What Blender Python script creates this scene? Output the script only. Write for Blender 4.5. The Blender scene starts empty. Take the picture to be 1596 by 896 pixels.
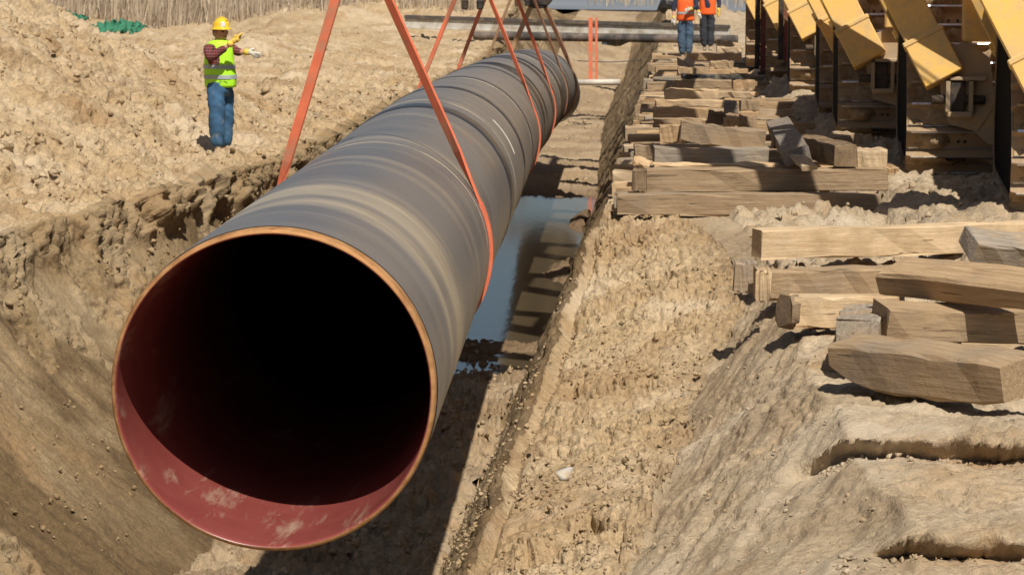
import bpy, bmesh, math, random
import numpy as np
from mathutils import Vector, Matrix, Quaternion
random.seed(7); rng = np.random.default_rng(7)
scene = bpy.context.scene
C = scene.collection
PI = math.pi
# ------------------------------------------------------------------ camera
FPX = 4200.0; CAMZ = 2.63
PITCH = math.atan(523/FPX); YAW = math.atan(312*math.cos(PITCH)/FPX)
cam_d = bpy.data.cameras.new('camera'); cam = bpy.data.objects.new('camera', cam_d); C.objects.link(cam)
cam.location = (0, 0, CAMZ); cam.rotation_euler = (PI/2-PITCH, 0, YAW)
cam_d.sensor_width = 36; cam_d.lens = FPX/1596*36; cam_d.clip_start = .1; cam_d.clip_end = 5000
cam_d.dof.use_dof = True; cam_d.dof.focus_distance = 15.0; cam_d.dof.aperture_fstop = 11
scene.camera = cam
# ------------------------------------------------------------------ sky and sun
SUN = Vector((.24, -.66, 1)).normalized()
world = bpy.data.worlds.new('World'); scene.world = world; world.use_nodes = True
wn = world.node_tree; bg = wn.nodes['Background']
sky = wn.nodes.new('ShaderNodeTexSky'); sky.sky_type = 'NISHITA'; sky.sun_disc = False
sky.sun_elevation = math.asin(SUN.z); sky.sun_rotation = math.atan2(SUN.x, SUN.y)
sky.air_density = 1.0; sky.dust_density = 1.2
wn.links.new(sky.outputs[0], bg.inputs[0]); bg.inputs[1].default_value = .052
sl = bpy.data.lights.new('sun', 'SUN'); sl.energy = 4.95; sl.angle = math.radians(.55); sl.color = (1, .945, .86)
so = bpy.data.objects.new('sun', sl); C.objects.link(so); so.rotation_euler = (-SUN).to_track_quat('-Z', 'Y').to_euler()
so.location = (5, -10, 30)
scene.view_settings.view_transform = 'Standard'; scene.view_settings.look = 'None'
scene.view_settings.exposure = 0.13; scene.view_settings.gamma = 1
scene.cycles.max_bounces = 6
# ------------------------------------------------------------------ helpers
_R = cam.rotation_euler.to_matrix()
def W(px, py, s):
    """place something seen at (px,py) and drawn at s pixels per metre"""
    v = _R @ Vector(((px-798)/s, (448-py)/s, -FPX/s))
    return Vector((v.x, v.y, v.z+CAMZ))
def G(px, py, z=0.):
    """point of height z seen at (px,py)"""
    v = _R @ Vector(((px-798)/FPX, (448-py)/FPX, -1)); t = (z-CAMZ)/v.z
    return Vector((v.x*t, v.y*t, z))
def tag(o, label=None, cat=None, group=None, kind=None):
    if label: o['label'] = label
    if cat: o['category'] = cat
    if group: o['group'] = group
    if kind: o['kind'] = kind
    return o
def empty(name, loc, label=None, cat=None, group=None, rz=0):
    o = bpy.data.objects.new(name, None); C.objects.link(o); o.location = loc; o.rotation_euler = (0, 0, rz)
    o.empty_display_size = .2
    return tag(o, label, cat, group)
def link(name, me, mat, parent=None, smooth=True):
    if mat is not None and not me.materials: me.materials.append(mat)
    o = bpy.data.objects.new(name, me); C.objects.link(o)
    if parent: o.parent = parent
    if smooth:
        me.polygons.foreach_set('use_smooth', [True]*len(me.polygons))
    return o
def pymesh(name, vs, fs):
    me = bpy.data.meshes.new(name); me.from_pydata([tuple(v) for v in vs], [], fs); me.update(); return me
def npmesh(name, V, F):
    """V (n,3), F (m,k) arrays"""
    me = bpy.data.meshes.new(name); k = F.shape[1]
    me.vertices.add(len(V)); me.vertices.foreach_set('co', np.ascontiguousarray(V, dtype=np.float32).ravel())
    me.loops.add(F.size); me.loops.foreach_set('vertex_index', np.ascontiguousarray(F, dtype=np.int32).ravel())
    me.polygons.add(len(F)); me.polygons.foreach_set('loop_start', np.arange(0, F.size, k, dtype=np.int32))
    me.polygons.foreach_set('loop_total', np.full(len(F), k, dtype=np.int32))
    me.update(calc_edges=True); return me
class MB:
    def __init__(s): s.v = []; s.f = []
    def add(s, vs, fs):
        n = len(s.v); s.v += [tuple(v) for v in vs]; s.f += [tuple(i+n for i in f) for f in fs]
    def box(s, x0, x1, y0, y1, z0, z1, b=0.0, M=None):
        if b <= 0:
            vs = [(x, y, z) for x in (x0, x1) for y in (y0, y1) for z in (z0, z1)]
            fs = [(0,1,3,2),(4,6,7,5),(0,4,5,1),(2,3,7,6),(0,2,6,4),(1,5,7,3)]
        else:
            bm = bmesh.new(); bmesh.ops.create_cube(bm, size=1)
            for v in bm.verts:
                v.co = Vector(((x0+x1)/2+v.co.x*(x1-x0), (y0+y1)/2+v.co.y*(y1-y0), (z0+z1)/2+v.co.z*(z1-z0)))
            bmesh.ops.bevel(bm, geom=bm.edges[:], offset=b, segments=1, affect='EDGES')
            bm.verts.index_update()
            vs = [v.co.copy() for v in bm.verts]; fs = [[v.index for v in f.verts] for f in bm.faces]; bm.free()
        if M is not None: vs = [M @ Vector(v) for v in vs]
        s.add(vs, fs)
    def beam(s, a, b, w, h, up=(0,0,1), bev=0.):
        a = Vector(a); b = Vector(b); x = (b-a); L = x.length; x.normalize()
        y = Vector(up).cross(x).normalized(); z = x.cross(y)
        M = Matrix((x, y, z)).transposed().to_4x4(); M.translation = a
        s.box(0, L, -w/2, w/2, -h/2, h/2, bev, M)
    def tube(s, pts, r, n=10, cap=True):
        pts = [Vector(p) for p in pts]; rings = []; prev = None
        for i, p in enumerate(pts):
            t = (pts[min(i+1, len(pts)-1)]-pts[max(i-1, 0)]).normalized()
            if prev is None:
                u = t.orthogonal().normalized()
            else:
                u = (prev-t*prev.dot(t)).normalized()
            prev = u; v = t.cross(u); rr = r[i] if hasattr(r, '__len__') else r
            rings.append([p+(u*math.cos(a)+v*math.sin(a))*rr for a in [2*PI*k/n for k in range(n)]])
        vs = [q for R in rings for q in R]; fs = []
        for i in range(len(pts)-1):
            for k in range(n):
                fs.append((i*n+k, i*n+(k+1)%n, (i+1)*n+(k+1)%n, (i+1)*n+k))
        if cap: fs.append(tuple(range(n))[::-1]); fs.append(tuple((len(pts)-1)*n+k for k in range(n)))
        s.add(vs, fs)
    def cyl(s, c, axis, r, L, n=24, bev=0.):
        c = Vector(c); a = Vector(axis).normalized()
        if bev: s.tube([c-a*L/2, c-a*(L/2-bev*.01), c-a*(L/2-bev), c+a*(L/2-bev), c+a*(L/2-bev*.01), c+a*L/2], [r-bev, r-bev, r, r, r-bev, r-bev], n)
        else: s.tube([c-a*L/2, c+a*L/2], r, n)
    def prism(s, prof, a, b, ax='x'):
        """profile (u,v) swept along an axis: x -> (t,u,v), y -> (u,t,v)"""
        n = len(prof); f = (lambda t, u, v: (t, u, v)) if ax == 'x' else (lambda t, u, v: (u, t, v))
        vs = [f(t, u, v) for t in (a, b) for u, v in prof]
        fs = [(k, (k+1) % n, n+(k+1) % n, n+k) for k in range(n)]+[tuple(range(n))[::-1], tuple(range(n, 2*n))]
        s.add(vs, fs)
    def mesh(s, name):
        me = pymesh(name, s.v, s.f)
        bm = bmesh.new(); bm.from_mesh(me); bmesh.ops.recalc_face_normals(bm, faces=bm.faces); bm.to_mesh(me); bm.free()
        return me
    def build(s, name, mat, parent=None, smooth=False):
        return link(name, s.mesh(name), mat, parent, smooth)
# ------------------------------------------------------------------ numpy noise
def _h(ix, iy, iz, seed):
    n = (ix.astype(np.int64)*374761393+iy.astype(np.int64)*668265263+iz.astype(np.int64)*2147483647+seed*974634777) & 0xffffffff
    n = ((n ^ (n >> 13))*1274126177) & 0xffffffff
    n = ((n ^ (n >> 15))*2246822519) & 0xffffffff
    return ((n ^ (n >> 16)) & 0xffffff)/float(0xffffff)
def vn2(x, y, seed=0):
    ix = np.floor(x); iy = np.floor(y); fx = x-ix; fy = y-iy; z = np.zeros_like(ix)
    fx = fx*fx*(3-2*fx); fy = fy*fy*(3-2*fy)
    a = _h(ix, iy, z, seed); b = _h(ix+1, iy, z, seed); c = _h(ix, iy+1, z, seed); d = _h(ix+1, iy+1, z, seed)
    return (a*(1-fx)+b*fx)*(1-fy)+(c*(1-fx)+d*fx)*fy
def fbm2(x, y, seed=0, o=4, g=.5):
    r = 0; a = 1; t = 0
    for k in range(o):
        r = r+a*vn2(x*2**k+17.3*k, y*2**k-9.1*k, seed+k); t += a; a *= g
    return r/t
def worley2(x, y, seed=0):
    ix = np.floor(x); iy = np.floor(y); f1 = np.full_like(x, 9.); f2 = np.full_like(x, 9.); z = np.zeros_like(ix); cid = np.zeros_like(x)
    for dx in (-1, 0, 1):
        for dy in (-1, 0, 1):
            cx = ix+dx; cy = iy+dy
            px = cx+_h(cx, cy, z, seed); py = cy+_h(cx, cy, z+1, seed)
            d = np.sqrt((x-px)**2+(y-py)**2)
            m = d < f1; f2 = np.where(m, f1, np.minimum(f2, d)); cid = np.where(m, _h(cx, cy, z+2, seed), cid); f1 = np.where(m, d, f1)
    return f1, f2, cid
def sst(a, b, x):
    t = np.clip((x-a)/(b-a), 0, 1); return t*t*(3-2*t)
# ------------------------------------------------------------------ materials
def newmat(name):
    m = bpy.data.materials.new(name); m.use_nodes = True
    return m, m.node_tree, m.node_tree.nodes['Principled BSDF']
def nd(nt, t, **kw):
    n = nt.nodes.new(t)
    for k, v in kw.items():
        if isinstance(k, str) and k.startswith('i_'): n.inputs[k[2:]].default_value = v
        else: setattr(n, k, v)
    return n
def noise(nt, vec, scale, detail=6, rough=.6, dist=0):
    n = nd(nt, 'ShaderNodeTexNoise'); n.inputs['Scale'].default_value = scale; n.inputs['Detail'].default_value = detail
    n.inputs['Roughness'].default_value = rough; n.inputs['Distortion'].default_value = dist
    if vec: nt.links.new(vec, n.inputs['Vector'])
    return n.outputs['Fac']
def ramp(nt, fac, stops):
    r = nd(nt, 'ShaderNodeValToRGB'); e = r.color_ramp.elements
    while len(e) < len(stops): e.new(.5)
    for q, (p, c) in zip(e, stops): q.position = p; q.color = (c[0], c[1], c[2], 1) if hasattr(c, '__len__') else (c, c, c, 1)
    nt.links.new(fac, r.inputs[0]); return r.outputs[0]
def mix(nt, fac, a, b, mode='MIX'):
    m = nd(nt, 'ShaderNodeMix', data_type='RGBA', blend_type=mode)
    for s, v in ((m.inputs[0], fac), (m.inputs[6], a), (m.inputs[7], b)):
        if hasattr(v, 'is_output') or isinstance(v, bpy.types.NodeSocket): nt.links.new(v, s)
        elif hasattr(v, '__len__'): s.default_value = (v[0], v[1], v[2], 1)
        else: s.default_value = v
    return m.outputs[2]
def mapping(nt, vec, scale=(1,1,1), rot=(0,0,0)):
    m = nd(nt, 'ShaderNodeMapping'); nt.links.new(vec, m.inputs[0]); m.inputs['Scale'].default_value = scale; m.inputs['Rotation'].default_value = rot
    return m.outputs[0]
def bump(nt, b, h, strength=.5, dist=.02):
    n = nd(nt, 'ShaderNodeBump'); n.inputs['Strength'].default_value = strength; n.inputs['Distance'].default_value = dist
    nt.links.new(h, n.inputs['Height']); nt.links.new(n.outputs[0], b.inputs['Normal']); return n
def objco(nt): return nd(nt, 'ShaderNodeTexCoord').outputs['Object']
def pos(nt): return nd(nt, 'ShaderNodeNewGeometry').outputs['Position']
def soil_mat(name, dry, pale, damp, bs=.7, bd=.027):
    m, nt, b = newmat(name); p = pos(nt)
    at = nd(nt, 'ShaderNodeAttribute'); at.attribute_name = 'damp'
    base = ramp(nt, noise(nt, p, 1.3, 8, .65), [(.3, dry), (.52, [(a+c)/2 for a, c in zip(dry, pale)]), (.72, pale)])
    fine = ramp(nt, noise(nt, p, 19, 7, .75), [(.32, .62), (.68, 1.2)])
    base = mix(nt, 1., base, fine, 'MULTIPLY')
    # pale dried crumbs
    sp = ramp(nt, noise(nt, p, 46, 3, .6), [(.6, 0.), (.7, 1.)])
    base = mix(nt, mix(nt, .35, (0,0,0), sp), base, [min(1, c*1.25) for c in pale])
    red = ramp(nt, noise(nt, p, .8, 5, .6, .5), [(.5, 0.), (.68, 1.)])
    base = mix(nt, mix(nt, .65, (0,0,0), red), base, (.37, .225, .105))
    gp = ramp(nt, noise(nt, p, .55, 6, .65, .3), [(.52, 0.), (.64, .8)])
    base = mix(nt, gp, base, [pale[0]*.98, pale[1]*1.01, pale[2]*1.07])
    col = mix(nt, at.outputs['Fac'], base, mix(nt, 1., fine, damp, 'MULTIPLY'))
    nt.links.new(col, b.inputs['Base Color']); b.inputs['Roughness'].default_value = .93
    b.inputs['Specular IOR Level'].default_value = .2
    h0 = nd(nt, 'ShaderNodeMath', operation='ADD'); nt.links.new(noise(nt, p, 30, 8, .72), h0.inputs[0]); nt.links.new(noise(nt, p, 110, 4, .7), h0.inputs[1])
    pw = nd(nt, 'ShaderNodeVectorMath', operation='ADD'); nt.links.new(p, pw.inputs[0]); pn = nd(nt, 'ShaderNodeTexNoise'); pn.inputs['Scale'].default_value = 12; nt.links.new(p, pn.inputs['Vector'])
    pv = nd(nt, 'ShaderNodeVectorMath', operation='SCALE'); nt.links.new(pn.outputs['Color'], pv.inputs[0]); pv.inputs['Scale'].default_value = .10; nt.links.new(pv.outputs[0], pw.inputs[1])
    h = h0
    for sc_, am_ in ((17, -1.1), (44, -.7)):
        vo = nd(nt, 'ShaderNodeTexVoronoi'); vo.inputs['Scale'].default_value = sc_; nt.links.new(pw.outputs[0], vo.inputs['Vector'])
        ma = nd(nt, 'ShaderNodeMath', operation='MULTIPLY_ADD'); nt.links.new(vo.outputs['Distance'], ma.inputs[0]); ma.inputs[1].default_value = am_; nt.links.new(h.outputs[0], ma.inputs[2]); h = ma
    bump(nt, b, h.outputs[0], bs, bd); return m
DRY = (.48, .335, .175); PALE = (.64, .49, .31)
M = {}
M['soil'] = soil_mat('dry sandy soil', DRY, PALE, (.30, .195, .105))
M['wall'] = soil_mat('scraped clay wall', (.275, .185, .09), (.40, .295, .17), (.15, .098, .048), .55, .022)
M['floor'] = soil_mat('trench floor soil', (.50, .36, .21), (.55, .42, .27), (.22, .145, .08))
M['ground'] = soil_mat('trampled ground', (.40, .30, .185), (.55, .44, .30), (.33, .24, .145), .6, .02)
def simple(name, col, rough=.6, metal=0., var=.15, scale=8, bs=.0, dirt=None, dirtamt=.4, spec=.5, dscale=3, coat=0):
    m, nt, b = newmat(name); o = objco(nt)
    f = ramp(nt, noise(nt, o, scale, 5, .6), [(.3, 1-var), (.7, 1+var)])
    c = mix(nt, 1., col, f, 'MULTIPLY')
    if dirt:
        k = ramp(nt, noise(nt, o, dscale, 8, .7), [(.62-dirtamt*.5, 0.), (.72-dirtamt*.3, 1.)])
        c = mix(nt, k, c, dirt); r = ramp(nt, k, [(0, rough), (1, .92)]); nt.links.new(r, b.inputs['Roughness'])
    else: b.inputs['Roughness'].default_value = rough
    nt.links.new(c, b.inputs['Base Color']); b.inputs['Metallic'].default_value = metal; b.inputs['Specular IOR Level'].default_value = spec
    if coat: b.inputs['Coat Weight'].default_value = coat
    if bs: bump(nt, b, noise(nt, o, scale*6, 6, .7), bs, .01)
    return m
DUST = (.42, .32, .2)
M['yellow'] = simple('weathered yellow machine paint', (.86, .50, .11), .45, var=.06, scale=3, bs=.08, dirt=(.60, .42, .20), dirtamt=.36, dscale=1.6)
M['yellow_dusty'] = simple('dusty yellow paint', (.60, .37, .12), .6, var=.1, scale=5, bs=.15, dirt=(.40, .30, .19), dirtamt=.75, dscale=2.5)
M['shoe'] = simple('worn track steel', (.13, .115, .10), .38, .75, .3, 12, .3, dirt=(.52, .38, .235), dirtamt=.78, dscale=3)
M['shoe_edge'] = simple('polished grouser steel', (.55, .55, .56), .28, .9, .2, 20, .1, dirt=DUST, dirtamt=.2, dscale=14)
M['iron'] = simple('dark greasy steel', (.035, .03, .028), .6, .4, .3, 10, .2, dirt=(.14, .1, .065), dirtamt=.35)
M['shade_black'] = simple('painted track shade', (.010, .009, .008), .95, 0, .3, 10, .2, spec=.05)  # near-black colour that paints the shade inside the tracks
M['dirt'] = simple('packed track dirt', (.42, .305, .185), .95, 0, .3, 14, .7, dirt=(.26, .18, .10), dirtamt=.4, dscale=6, spec=.1)
M['red_steel'] = simple('dull red painted steel', (.20, .035, .03), .55, 0, .2, 6, .1, dirt=(.2, .13, .09), dirtamt=.3)
M['glass'] = simple('cab glass', (.03, .04, .045), .08, 0, .0, 3)
M['black'] = simple('black rubberised sheet and bore shade', (.018, .019, .022), .45, 0, .2, 6, .2, dirt=(.2, .16, .11), dirtamt=.2)
M['green'] = simple('green netting', (.03, .16, .085), .8, 0, .3, 10, .3)
M['galv'] = simple('pale galvanised beam', (.55, .52, .46), .5, .1, .12, 4, .1, dirt=(.36, .31, .23), dirtamt=.4)
M['flange'] = simple('dark flange steel', (.075, .062, .052), .7, .1, .3, 5, .2, dirt=(.2, .15, .1), dirtamt=.25)  # top flange, darker than the web and bottom flange
M['pipe_small'] = simple('rust brown pipe', (.20, .15, .115), .7, 0, .3, 3, .2, dirt=(.05, .045, .04), dirtamt=.45, dscale=1.2)
M['pale_pipe'] = simple('pale dusty tube', (.55, .5, .42), .6, 0, .15, 4)
M['stone'] = simple('pale field stone', (.50, .45, .38), .85, 0, .2, 9, .4, dirt=DUST, dirtamt=.3, dscale=7)
M['skin'] = simple('skin', (.52, .26, .17), .5, 0, .1, 30)
M['hair'] = simple('dark hair', (.035, .022, .015), .6, 0, .2, 60)
M['helmet'] = simple('yellow hard hat', (.80, .50, .03), .3, 0, .05, 10, dirt=(.4, .3, .15), dirtamt=.12, dscale=9)
M['hat_sticker'] = simple('white sticker', (.75, .75, .73), .4, 0, .1, 40)
M['hivis'] = simple('yellow green vest', (.46, .90, .03), .65, 0, .06, 12, .15)
M['hiorange'] = simple('orange vest', (.90, .135, .02), .65, 0, .08, 12, .15)
M['stripe'] = simple('grey reflective tape', (.38, .42, .42), .35, 0, .1, 30)
M['denim'] = simple('blue work trousers', (.035, .105, .20), .85, 0, .22, 9, .3, dirt=(.15, .17, .2), dirtamt=.14, dscale=7)
M['jeans'] = simple('faded jeans', (.06, .10, .155), .85, 0, .4, 9, .3)
M['darkcloth'] = simple('dark trousers', (.028, .03, .038), .85, 0, .3, 9, .3)
M['navy'] = simple('navy shirt', (.02, .025, .05), .85, 0, .3, 9, .3)
M['glove_y'] = simple('yellow glove', (.75, .5, .08), .8, 0, .15, 30, .2)
M['glove_w'] = simple('pale glove', (.68, .64, .55), .8, 0, .15, 30, .2)
M['boot'] = simple('dusty work boot', (.10, .075, .05), .8, 0, .2, 20, .2, dirt=DUST, dirtamt=.5, dscale=9)
M['rope'] = simple('wire rope', (.07, .06, .05), .5, .6, .2, 20)
def sling_mat(name, col, dirt=(.33, .22, .13), amt=.2):
    m, nt, b = newmat(name); o = objco(nt)
    c = mix(nt, 1., col, ramp(nt, noise(nt, o, 5, 6, .7), [(.3, .8), (.7, 1.15)]), 'MULTIPLY')
    c = mix(nt, ramp(nt, noise(nt, o, 3.1, 6, .7), [(.62-amt*.6, 0.), (.78-amt*.3, 1.)]), c, dirt)
    nt.links.new(c, b.inputs['Base Color']); b.inputs['Roughness'].default_value = .75
    w = nd(nt, 'ShaderNodeTexWave', wave_type='BANDS', bands_direction='Z'); w.inputs['Scale'].default_value = 60; nt.links.new(o, w.inputs[0])
    bump(nt, b, w.outputs['Fac'], .3, .004); return m
M['sling'] = sling_mat('orange webbing', (.68, .155, .068))
M['sling_dirty'] = sling_mat('muddy webbing', (.50, .20, .08), (.34, .23, .12), .55)
M['sling_brown'] = sling_mat('brown webbing', (.28, .10, .055), (.3, .2, .1), .4)
def plaid():
    m, nt, b = newmat('maroon plaid shirt'); o = objco(nt)
    w1 = nd(nt, 'ShaderNodeTexWave', bands_direction='X'); w2 = nd(nt, 'ShaderNodeTexWave', bands_direction='Z')
    for w in (w1, w2): w.inputs['Scale'].default_value = 9; nt.links.new(o, w.inputs[0])
    c = mix(nt, ramp(nt, w1.outputs['Fac'], [(.45, 0.), (.6, .8)]), (.17, .022, .022), (.03, .015, .02))
    c = mix(nt, ramp(nt, w2.outputs['Fac'], [(.8, 0.), (.9, .45)]), c, (.35, .2, .15))
    nt.links.new(c, b.inputs['Base Color']); b.inputs['Roughness'].default_value = .9; return m
M['plaid'] = plaid()
def wood_mat(name, c1, c2, c3):
    m, nt, b = newmat(name); o = objco(nt)
    oi = nd(nt, 'ShaderNodeObjectInfo'); rnd = oi.outputs['Random']
    cmb = nd(nt, 'ShaderNodeVectorMath', operation='ADD'); nt.links.new(o, cmb.inputs[0])
    sc = nd(nt, 'ShaderNodeVectorMath', operation='SCALE'); nt.links.new(rnd, sc.inputs['Scale']); sc.inputs[0].default_value = (37, 11, 23)
    nt.links.new(sc.outputs[0], cmb.inputs[1]); v = cmb.outputs[0]
    g = noise(nt, mapping(nt, v, (1.6, 26, 26)), 1.6, 6, .7, .6)
    base = ramp(nt, g, [(.28, c1), (.5, c2), (.72, c3)])
    blot = noise(nt, v, 2.4, 6, .65)
    base = mix(nt, ramp(nt, blot, [(.42, 0.), (.66, .75)]), base, (.36, .255, .15))       # dried mud
    base = mix(nt, ramp(nt, noise(nt, v, 1.1, 4, .6), [(.55, 0.), (.75, .7)]), base, (.22, .19, .155))  # silvered
    ck = noise(nt, mapping(nt, v, (1.1, 34, 34)), 1., 3, .55, .4)
    base = mix(nt, ramp(nt, ck, [(.66, 0.), (.70, .85)]), base, (.07, .047, .03))
    tint = ramp(nt, rnd, [(0, (.78, .78, .8)), (.5, (1, .97, .92)), (1, (1.16, 1.06, .94))])
    base = mix(nt, 1., base, tint, 'MULTIPLY')
    nt.links.new(base, b.inputs['Base Color']); b.inputs['Roughness'].default_value = .85; b.inputs['Specular IOR Level'].default_value = .25
    ad = nd(nt, 'ShaderNodeMath', operation='ADD'); nt.links.new(g, ad.inputs[0]); nt.links.new(noise(nt, v, 20, 5, .7), ad.inputs[1])
    bump(nt, b, ad.outputs[0], .5, .012); return m
M['wood'] = wood_mat('rough sawn timber', (.20, .13, .072), (.37, .262, .155), (.50, .375, .235))
M['wood_pale'] = wood_mat('fresh pale timber', (.40, .28, .16), (.56, .425, .27), (.66, .54, .37))
M['wood_grey'] = wood_mat('weathered grey timber', (.14, .12, .10), (.25, .225, .19), (.36, .32, .265))
M['wood_dark'] = wood_mat('dark and shaded timber', (.06, .042, .03), (.14, .095, .06), (.24, .17, .105))
# pipe coating: uses the along-pipe length kept in the mesh
def pipe_mat():
    m, nt, b = newmat('dusty black polyethylene coating'); o = objco(nt)
    uv = nd(nt, 'ShaderNodeUVMap'); uv.uv_map = 'along'; u = uv.outputs[0]
    sx = nd(nt, 'ShaderNodeSeparateXYZ'); nt.links.new(u, sx.inputs[0])
    # ring dust: noise that varies mostly with length
    rings = noise(nt, mapping(nt, u, (2.3, .22, 1)), 1., 5, .6, .25)
    fine = noise(nt, mapping(nt, u, (30, .5, 1)), 1., 3, .6)
    blot = noise(nt, o, 1.3, 7, .66)
    base = mix(nt, ramp(nt, blot, [(.3, 0.), (.72, 1.)]), (.082, .083, .092), (.148, .14, .136))
    dv_ = nd(nt, 'ShaderNodeMath', operation='MULTIPLY'); wv = nd(nt, 'ShaderNodeMath', operation='MULTIPLY_ADD'); nt.links.new(noise(nt, o, 1.1, 4, .6), wv.inputs[0]); wv.inputs[1].default_value = .35; nt.links.new(sx.outputs[0], wv.inputs[2])
    nt.links.new(wv.outputs[0], dv_.inputs[0]); dv_.inputs[1].default_value = 1/10.
    clay = ramp(nt, dv_.outputs[0], [(0, .15), (.055, .1), (.115, .05), (.14, .75), (.165, .25), (.19, .75), (.225, .85), (.25, .1), (.40, .0), (.43, .35), (.445, 0), (.58, .1), (.6, .5), (.62, .05), (.95, .05), (1, .15)])
    cm = nd(nt, 'ShaderNodeMath', operation='MULTIPLY'); nt.links.new(clay, cm.inputs[0]); nt.links.new(ramp(nt, noise(nt, mapping(nt, u, (5, .8, 1)), 1., 5, .65), [(.3, .25), (.6, 1.)]), cm.inputs[1])
    base = mix(nt, cm.outputs[0], base, (.46, .375, .25))
    base = mix(nt, mix(nt, .32, (0,0,0), ramp(nt, rings, [(.54, 0.), (.62, .5), (.70, 1.)])), base, (.36, .30, .215))
    base = mix(nt, mix(nt, .07, (0,0,0), ramp(nt, fine, [(.55, 0.), (.7, 1.)])), base, (.30, .25, .19))
    base = mix(nt, mix(nt, .6, (0,0,0), ramp(nt, rings, [(.27, 1.), (.35, 0.)])), base, (.05, .05, .055))
    rust = noise(nt, mapping(nt, u, (1.6, 2.2, 1)), 1., 5, .6)
    base = mix(nt, mix(nt, .5, (0,0,0), ramp(nt, rust, [(.66, 0.), (.74, 1.)])), base, (.40, .16, .075))
    # first metre near the cut end is dustier
    nt.links.new(base, b.inputs['Base Color'])
    nt.links.new(ramp(nt, blot, [(.3, .33), (.7, .52)]), b.inputs['Roughness']); b.inputs['Specular IOR Level'].default_value = .5
    bump(nt, b, noise(nt, o, 9, 6, .6), .06, .01); return m
M['pipe'] = pipe_mat()
M['band'] = simple('black sleeve and strap shadow', (.030, .031, .036), .35, 0, .25, 8, .05, dirt=(.2, .17, .13), dirtamt=.12)
M['dust_ring'] = simple('clay dust ring', (.42, .36, .25), .9, 0, .25, 6, dirt=(.2, .18, .15), dirtamt=.35, dscale=4)
M['rim'] = simple('rusted bare steel rim', (.36, .165, .055), .55, .35, .3, 7, .25, dirt=(.5, .27, .11), dirtamt=.4, dscale=8)
def liner():
    m, nt, b = newmat('red epoxy lining'); uv = nd(nt, 'ShaderNodeUVMap'); uv.uv_map = 'along'; u = uv.outputs[0]
    dep = nd(nt, 'ShaderNodeSeparateXYZ'); nt.links.new(u, dep.inputs[0])
    red = mix(nt, ramp(nt, noise(nt, u, 3, 5, .6), [(.3, 0.), (.7, 1.)]), (.21, .045, .038), (.27, .07, .058))
    s = noise(nt, mapping(nt, u, (.7, 3.3, 1)), 1.4, 5, .7, .3)
    red = mix(nt, mix(nt, .75, (0,0,0), ramp(nt, s, [(.55, 0.), (.72, 1.)])), red, (.47, .37, .26))
    nt.links.new(red, b.inputs['Base Color']); b.inputs['Roughness'].default_value = .33
    return m
M['liner'] = liner()
def water_mat():
    m, nt, b = newmat('muddy standing water'); p = pos(nt)
    b.inputs['Base Color'].default_value = (.095, .07, .04, 1); b.inputs['Roughness'].default_value = .08
    b.inputs['IOR'].default_value = 1.5; b.inputs['Specular IOR Level'].default_value = .8
    bump(nt, b, noise(nt, mapping(nt, p, (1, .35, 1)), 6, 3, .55), .14, .012); return m
M['water'] = water_mat()
def far_mat():
    m, nt, b = newmat('grey blue far water'); p = pos(nt)
    b.inputs['Base Color'].default_value = (.14, .165, .205, 1)
    nt.links.new(ramp(nt, noise(nt, p, .05, 4, .6), [(.35, (.15, .16, .175)), (.65, (.21, .225, .24))]), b.inputs['Base Color'])
    b.inputs['Roughness'].default_value = .6; b.inputs['Specular IOR Level'].default_value = .15; return m
M['far'] = far_mat()
def reed_mat():
    m, nt, b = newmat('dry reeds'); p = pos(nt)
    nt.links.new(ramp(nt, noise(nt, p, 1.3, 5, .7), [(.3, (.30, .23, .155)), (.55, (.47, .38, .27)), (.75, (.58, .49, .37))]), b.inputs['Base Color'])
    b.inputs['Roughness'].default_value = .9; return m
M['reed'] = reed_mat()
#TERRAIN
# ------------------------------------------------------------------ terrain: one grid, cut into named pieces of the setting
K = FPX/2600.                      # distances below were measured for a 2600 px lens: q = Y/K
def rows():
    ys = [-12, -8, -4, 0, 3, 5, 6.5, 7.6]; y = 8.4
    while y < 118: ys.append(y); y += .028 if y < 20 else .028+(y-20)*.0016 if y < 30 else .048 if y < 46 else .048+(y-46)*.003
    y += .6
    while y < 2500: ys.append(y); y *= 1.22
    return np.array(ys)
Yr = rows(); q = Yr/K
ip = lambda xs, vs: np.interp(q, xs, vs)
wob = lambda seed, amp, f=.5: (fbm2(Yr*f, Yr*0+seed, seed, 4)-.5)*2*amp
tr = 1-sst(58, 70, q)                                     # trench dies out
xl = ip([8, 15.4, 21, 40, 48, 60], [-7.0, -6.6, -5.6, -5.7, -6.2, -7.0])+wob(3, .11, .8)
xfl = ip([8, 20, 35, 48], [-4.15, -4.15, -4.6, -5.4])+wob(4, .12)
xfr = ip([8, 20, 35, 42, 48], [-2.08, -2.15, -2.4, -2.75, -3.05])+wob(5, .07)
xlip = ip([6, 12, 15, 17, 40, 50], [-1.44, -1.34, -1.2, -1.12, -1.3, -1.55])+wob(6, .05, 1.2)
zlip = ip([6, 12, 14.5, 17.5], [-1.15, -.90, -.50, -.04])+wob(7, .05, 1.)
zb = ip([6.5, 8.5, 11.6, 13.5, 15.5], [-.92, -.80, -.55, -.28, -.02])
xb = ip([5, 7, 8.5, 11.6, 13.5, 15, 17], [-.9, -.72, -.50, -.09, .34, .15, -.4])+wob(8, .09, .9)
xt = ip([5, 6.8, 7.7, 9., 12.2, 13.6, 15, 17], [1.3, 1.2, 1.0, .74, .50, .62, .5, .1])+wob(9, .10, .9)
zfl = ip([0, 18.9, 20.6, 34, 36, 48, 62], [-2.34, -2.34, -2.62, -2.64, -2.36, -2.2, -1.9])*tr
outL = -(4+.34*np.maximum(Yr, 12)); outR = 3.4+.17*np.maximum(Yr, 5)
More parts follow.
